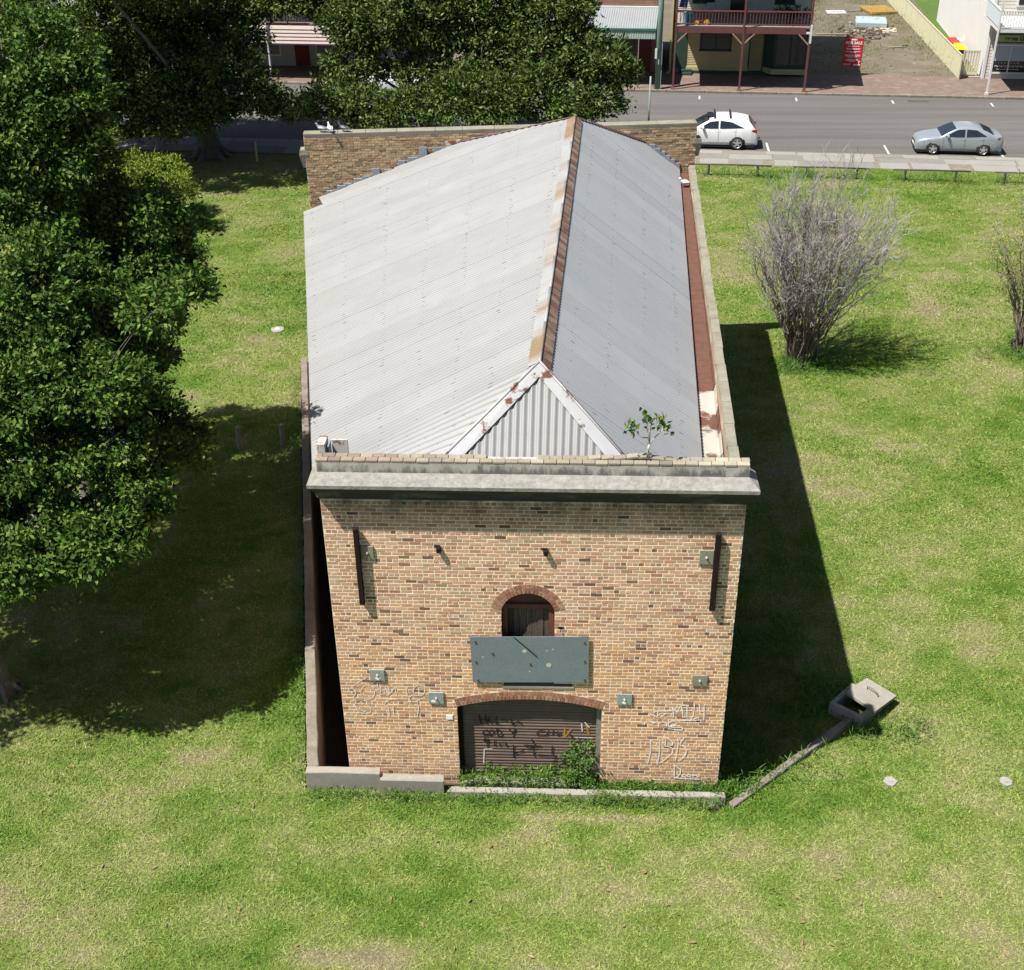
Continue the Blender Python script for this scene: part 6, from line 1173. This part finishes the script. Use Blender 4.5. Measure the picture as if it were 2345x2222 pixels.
for s_, t_, r_, l_, lab in ((15.9, 13.5, .3, 1.3, 'broken timber plank nearest the sale sign'), (14.2, 26.5, .5, 1.8, 'grey timber plank beside the mustard foam slab'), (11.8, 17.6, .15, 2.6, 'long thin timber lying left of the rubble heap')):
    lot_item('timber_plank', s_, t_, r_, lab, 'plank', [('board', MATS['timber_grey'], lambda mb: mb.bbox(-l_/2, -.08, 0, l_/2, .08, .07, .01)), ('splinter', MATS['old_plank'], lambda mb: mb.hexa([(l_/2-.3, -.06, .04), (l_/2+.1, .02, .04), (l_/2+.1, .05, .04), (l_/2-.3, 0, .04)], [(l_/2-.3, -.06, .1), (l_/2+.15, .02, .16), (l_/2+.15, .05, .16), (l_/2-.3, 0, .1)]))])
mbr = MB(); mbw = MB()
for k in range(150):
    s_, t_ = rnd.gauss(14.3, .9), rnd.gauss(18.3, 1.2); q = st((s_, t_, .02)); z = rnd.uniform(.03, .2); l = rnd.uniform(.06, .3); a = rnd.uniform(0, 3.14); c_, s2 = math.cos(a)*l, math.sin(a)*l; w_ = rnd.uniform(.03, .1)
    (mbw if rnd.random() < .22 else mbr).hexa([(q[0]-c_, q[1]-s2, 0), (q[0]+s2*.4, q[1]-c_*.4, 0), (q[0]+c_, q[1]+s2, 0), (q[0]-s2*.4, q[1]+c_*.4, 0)], [(q[0]-c_, q[1]-s2, z), (q[0]+s2*.4, q[1]-c_*.4, z*rnd.uniform(.5, 1)), (q[0]+c_, q[1]+s2, z*rnd.uniform(.3, 1)), (q[0]-s2*.4, q[1]+c_*.4, z)])
for k in range(130):
    s_, t_ = rnd.uniform(9.3, 18.0), rnd.uniform(5.5, 30); q = st((s_, t_, 0)); l = rnd.uniform(.03, .10); (mbw if rnd.random() < .2 else mbr).hexa([(q[0]-l, q[1]-l*.5, 0), (q[0]+l, q[1]-l*.4, 0), (q[0]+l*.8, q[1]+l*.5, 0), (q[0]-l*.8, q[1]+l*.6, 0)], [(q[0]-l*.8, q[1]-l*.4, .06), (q[0]+l*.7, q[1]-l*.3, .08), (q[0]+l*.6, q[1]+l*.4, .06), (q[0]-l*.7, q[1]+l*.5, .05)])
rb = tag(link('rubble', me_from('rubble', mbr.v, mbr.f, mat('rubble_brown', (.14, .11, .08), (.09, .072, .055), 1.5, .9))), 'brown rubble and sticks scattered over the vacant lot', 'rubble', kind='stuff'); tag(link('rubble', me_from('rubble', mbw.v, mbw.f, mat('rubble_white', (.38, .375, .36), (.30, .295, .28), 3, .85))), 'white scraps of plaster and paper scattered over the vacant lot', 'rubble', kind='stuff')
# weeds in the lot
cs = np.array([(*st((rnd.uniform(8.9, 18.4), rnd.uniform(5.3, 33), 0))[:2], .03) for k in range(900)]); k_ = np.sin(cs[:, 0]*1.1)+np.sin(cs[:, 1]*.7+1); cs = cs[k_ > .1]
V, F, col = leaves(cs, np.tile([0, 0, .5], (len(cs), 1)), 22, .35, .17, .04, [(.10, .14, .035), (.10, .14, .03), (.2, .18, .08)]); tag(link('lot_weeds', me_from('lot_weeds', V, F, MATS['weed_leaf'], False, col, 'lc')), 'low weeds growing in patches over the vacant lot', 'weeds', kind='stuff')
# cream sheet-metal fence, gate, bins
FN = sthing('metal_fence', 18.6, 4.4, 0, 'long cream sheet metal fence between vacant lot and white building', 'fence'); fcol = mat('fence_cream', (.49, .47, .32), (.45, .43, .29), .8, .6)
FANG = math.atan2(-1.83, 27.3)
for k in range(12):
    a, b = k*2.37, (k+1)*2.37
    mb = MB(); n = 14
    for i in range(n):
        y0, y1 = a+.05+(2.27)*i/n, a+.05+2.27*(i+1)/n; o0, o1 = (.015 if i % 2 else -.015), (.015 if (i+1) % 2 else -.015)
        mb.hexa([(o0-.004, y0, .05), (o0+.004, y0, .05), (o1+.004, y1, .05), (o1-.004, y1, .05)], [(o0-.004, y0, 1.5), (o0+.004, y0, 1.5), (o1+.004, y1, 1.5), (o1-.004, y1, 1.5)])
    mb.box(-.03, a+.04, 1.49, .03, b-.04, 1.56); o = link('fence_panel', me_from('fence_panel', mb.v, mb.f, fcol), FN, loc=(0, 0, 0)); o.rotation_euler = (0, 0, -FANG)
    mb = MB(); mb.box(-.035, a-.035, 0, .035, a+.035, 1.6); o = link('fence_post', me_from('fence_post', mb.v, mb.f, fcol), FN, loc=(0, 0, 0)); o.rotation_euler = (0, 0, -FANG)
for o in FN.children: o.rotation_euler = (0, 0, math.atan2(.75, 15.6))
GT = sthing('side_gate', 18.85, 5.2, 0, 'cream metal side gate between the fence end and white building', 'gate')
for nm, b in (('gate_frame', (0.05, -.03, 1.60, .95, .03, 1.70)), ('gate_frame', (.05, -.03, .15, .95, .03, .22)), ('gate_post', (-.02, -.04, 0, .05, .04, 1.75)), ('gate_post', (.95, -.04, 0, 1.02, .04, 1.75))):
    mb = MB(); mb.box(*b); link(nm, me_from(nm, mb.v, mb.f, fcol), GT, loc=(0, 0, 0))
for k in range(5):
    mb = MB(); mb.box(.08+k*.175, -.015, .2, .20+k*.175, .015, 1.61); link('slat', me_from('slat', mb.v, mb.f, fcol), GT, loc=(0, 0, 0))
def bin_(s, t, lab, lidm, body):
    o = sthing('wheelie_bin', s, t, 0, lab, 'bin', 'bins behind the fence'); mb = MB(); mb.hexa([(-.22, -.25, .06), (.22, -.25, .06), (.22, .25, .06), (-.22, .25, .06)], [(-.29, -.34, .98), (.29, -.34, .98), (.29, .34, .98), (-.29, .34, .98)]); link('bin_body', me_from('bin_body', mb.v, mb.f, body), o, loc=(0, 0, 0))
    mb = MB(); mb.hexa([(-.31, -.38, .98), (.31, -.38, .98), (.31, .38, 1.0), (-.31, .38, 1.0)], [(-.27, -.33, 1.07), (.27, -.33, 1.07), (.27, .36, 1.1), (-.27, .36, 1.1)]); link('bin_lid', me_from('bin_lid', mb.v, mb.f, lidm), o, loc=(0, 0, 0))
    for sx in (-.24, .24): mb = MB(); mb.tube([(sx-.02, .28, .1), (sx+.02, .28, .1)], .1, 10); link('wheel', me_from('wheel', mb.v, mb.f, MATS['tyre']), o, loc=(0, 0, 0))
dk = mat('bin_dark', (.02, .03, .025), (.03, .035, .03), 3, .6); bred = mat('lid_red', (.45, .03, .03), (.4, .025, .03), 3, .5); byel = mat('lid_yellow', (.62, .47, .01), (.55, .42, .01), 3, .5)
bin_(19.42, 9.0, 'dark wheelie bin with yellow lid nearest the gate', byel, dk); bin_(19.38, 9.85, 'second wheelie bin with yellow lid behind the gate', byel, dk); bin_(19.32, 10.8, 'wheelie bin with red lid beside the yellow ones', bred, dk); bin_(19.28, 11.65, 'wheelie bin with red lid farthest from the gate', bred, dk)
# white two-storey gallery building
GB = Site('gallery_building', 20.5, 4.8, 'white weatherboard gallery building with balcony at the top right corner'); wbd = mat('white_boards', (.58, .57, .55), (.54, .53, .51), 1, .75)
GB.part('side_wall', wbd, lambda mb: side_boards(mb, 20.17, 4.85, 23.45, 0, 7.5, .2)); GB.part('front_wall', mat('front_boards', (.50, .48, .43), (.46, .44, .39), 1, .8), lambda mb: boards(mb, 20.20, 31.45, 4.85, 0, 7.5, .2)); GB.part('core', wbd, lambda mb: mb.box(20.23, 4.9, 0, 31.45, 23.45, 7.5)); GB.part('corner_board', whitep, lambda mb: mb.box(20.11, 4.78, 0, 20.27, 4.90, 7.5)); GB.part('roof', MATS['roof_grey'], lambda mb: mb.hexa([(19.85, 4.2, 7.5), (31.45, 4.2, 7.5), (31.45, 23.75, 7.5), (19.85, 23.75, 7.5)], [(21.95, 7, 9.5), (31.45, 7, 9.5), (31.45, 21.45, 9.5), (21.95, 21.45, 9.5)]))
gw = GB.part('shop_window', whitep, lambda mb: (mb.box(20.55, 4.72, .35, 25.45, 4.84, .45), mb.box(20.55, 4.72, 2.1, 25.45, 4.84, 2.2), mb.box(20.55, 4.72, .45, 20.65, 4.84, 2.1), mb.box(21.60, 4.72, .45, 21.67, 4.84, 2.1), mb.box(23.05, 4.72, .45, 23.12, 4.84, 2.1)))
for a, b in ((20.65, 21.60), (21.67, 23.05), (23.12, 25.45)):
    GB.part('pane', mat('pane_sky', (.30, .36, .40), (.26, .32, .36), 1, .12), lambda mb: mb.box(a, 4.77, 1.15, b, 4.80, 2.1), gw); GB.part('pane', glassd, lambda mb: mb.box(a, 4.77, .45, b, 4.80, 1.14), gw)
sgn = GB.part('shop_sign', mat('sign_olive', (.28, .33, .17), (.25, .30, .15), 2, .7), lambda mb: mb.box(20.60, 4.60, 2.36, 25.45, 4.68, 2.82)); GB.part('sign_edge', dgreen, lambda mb: (mb.box(20.57, 4.58, 2.80, 25.45, 4.69, 2.86), mb.box(20.57, 4.58, 2.32, 25.45, 4.69, 2.37)), sgn)
bk = mat('letter_black', (.02, .02, .02), (.03, .03, .03), 9, .6)
put_text('rrens Ga', .36, sgn, (21.12-20.5, 4.595-4.8, 2.47), bk, align='LEFT', bold=.012)
# window lettering: a row of curls, as illegible as in the photograph
mb = MB()
for k in range(26):
    a = 21.35+k*.075; mb.tube([(a, 4.765, .80+.05*math.sin(k*1.9)), (a+.04, 4.765, .86+.05*math.sin(k*2.7)), (a+.075, 4.765, .80+.05*math.sin((k+1)*1.9))], .010, 4)
for k in range(7): mb.tube([(21.5+k*.2, 4.765, 1.02), (21.56+k*.2, 4.765, 1.06), (21.6+k*.2, 4.765, 1.01)], .012, 4)
for k in range(20): mb.box(21.5+k*.07, 4.76, .62, 21.545+k*.07, 4.768, .645)
mb.xform(lambda p: (p[0]-21.05, p[1]-4.8, p[2])); link('window_lettering', me_from('window_lettering', mb.v, mb.f, wp), gw, loc=(0, 0, 0))
for a in (19.65, 24.95): GB.part('verandah_post', whitep, lambda mb: (mb.box(a-.05, .5, .05, a+.05, .6, 7.0), mb.box(a-.1, .45, 0, a+.1, .65, .16)))
GB.part('balcony_floor', whitep, lambda mb: mb.box(19.65, .55, 3.75, 31.45, 4.8, 3.92)); br_ = GB.part('balcony_rail', whitep, lambda mb: (mb.box(19.65, .52, 4.95, 31.45, .62, 5.02), mb.box(19.65, .54, 4.02, 31.45, .6, 4.08), mb.box(19.60, .6, 4.95, 19.70, 4.8, 5.02)))
for k in range(30): GB.part('baluster', whitep, lambda mb: mb.box(19.80+k*.16, .55, 4.06, 19.85+k*.16, .59, 4.96), br_)
GB.part('side_screen', mat('screen_pale', (.52, .58, .60), (.48, .54, .56), 1, .4), lambda mb: mb.box(19.63, .7, 4.02, 19.67, 4.7, 4.93), br_)
uw = GB.part('window', whitep, lambda mb: mb.box(21.45, 4.72, 4.5, 22.95, 4.84, 6.3)); GB.part('pane', glassd, lambda mb: mb.box(21.55, 4.70, 4.6, 22.85, 4.72, 6.2), uw)
for t_, w_ in ((8.5, .05), (13.5, .05)): GB.part('downpipe', mat('pipe_grey', (.42, .41, .38), (.36, .35, .32), 3, .6), lambda mb: mb.box(20.60, t_, 0, 20.68, t_+.1, 7.4))
GB.part('air_conditioner', whitep, lambda mb: mb.bbox(19.60, 12.0, .1, 20.05, 12.9, .85, .03)); GB.part('step', MATS['concrete_slab'], lambda mb: mb.box(19.35, 4.9, 0, 20.05, 6.3, .08))
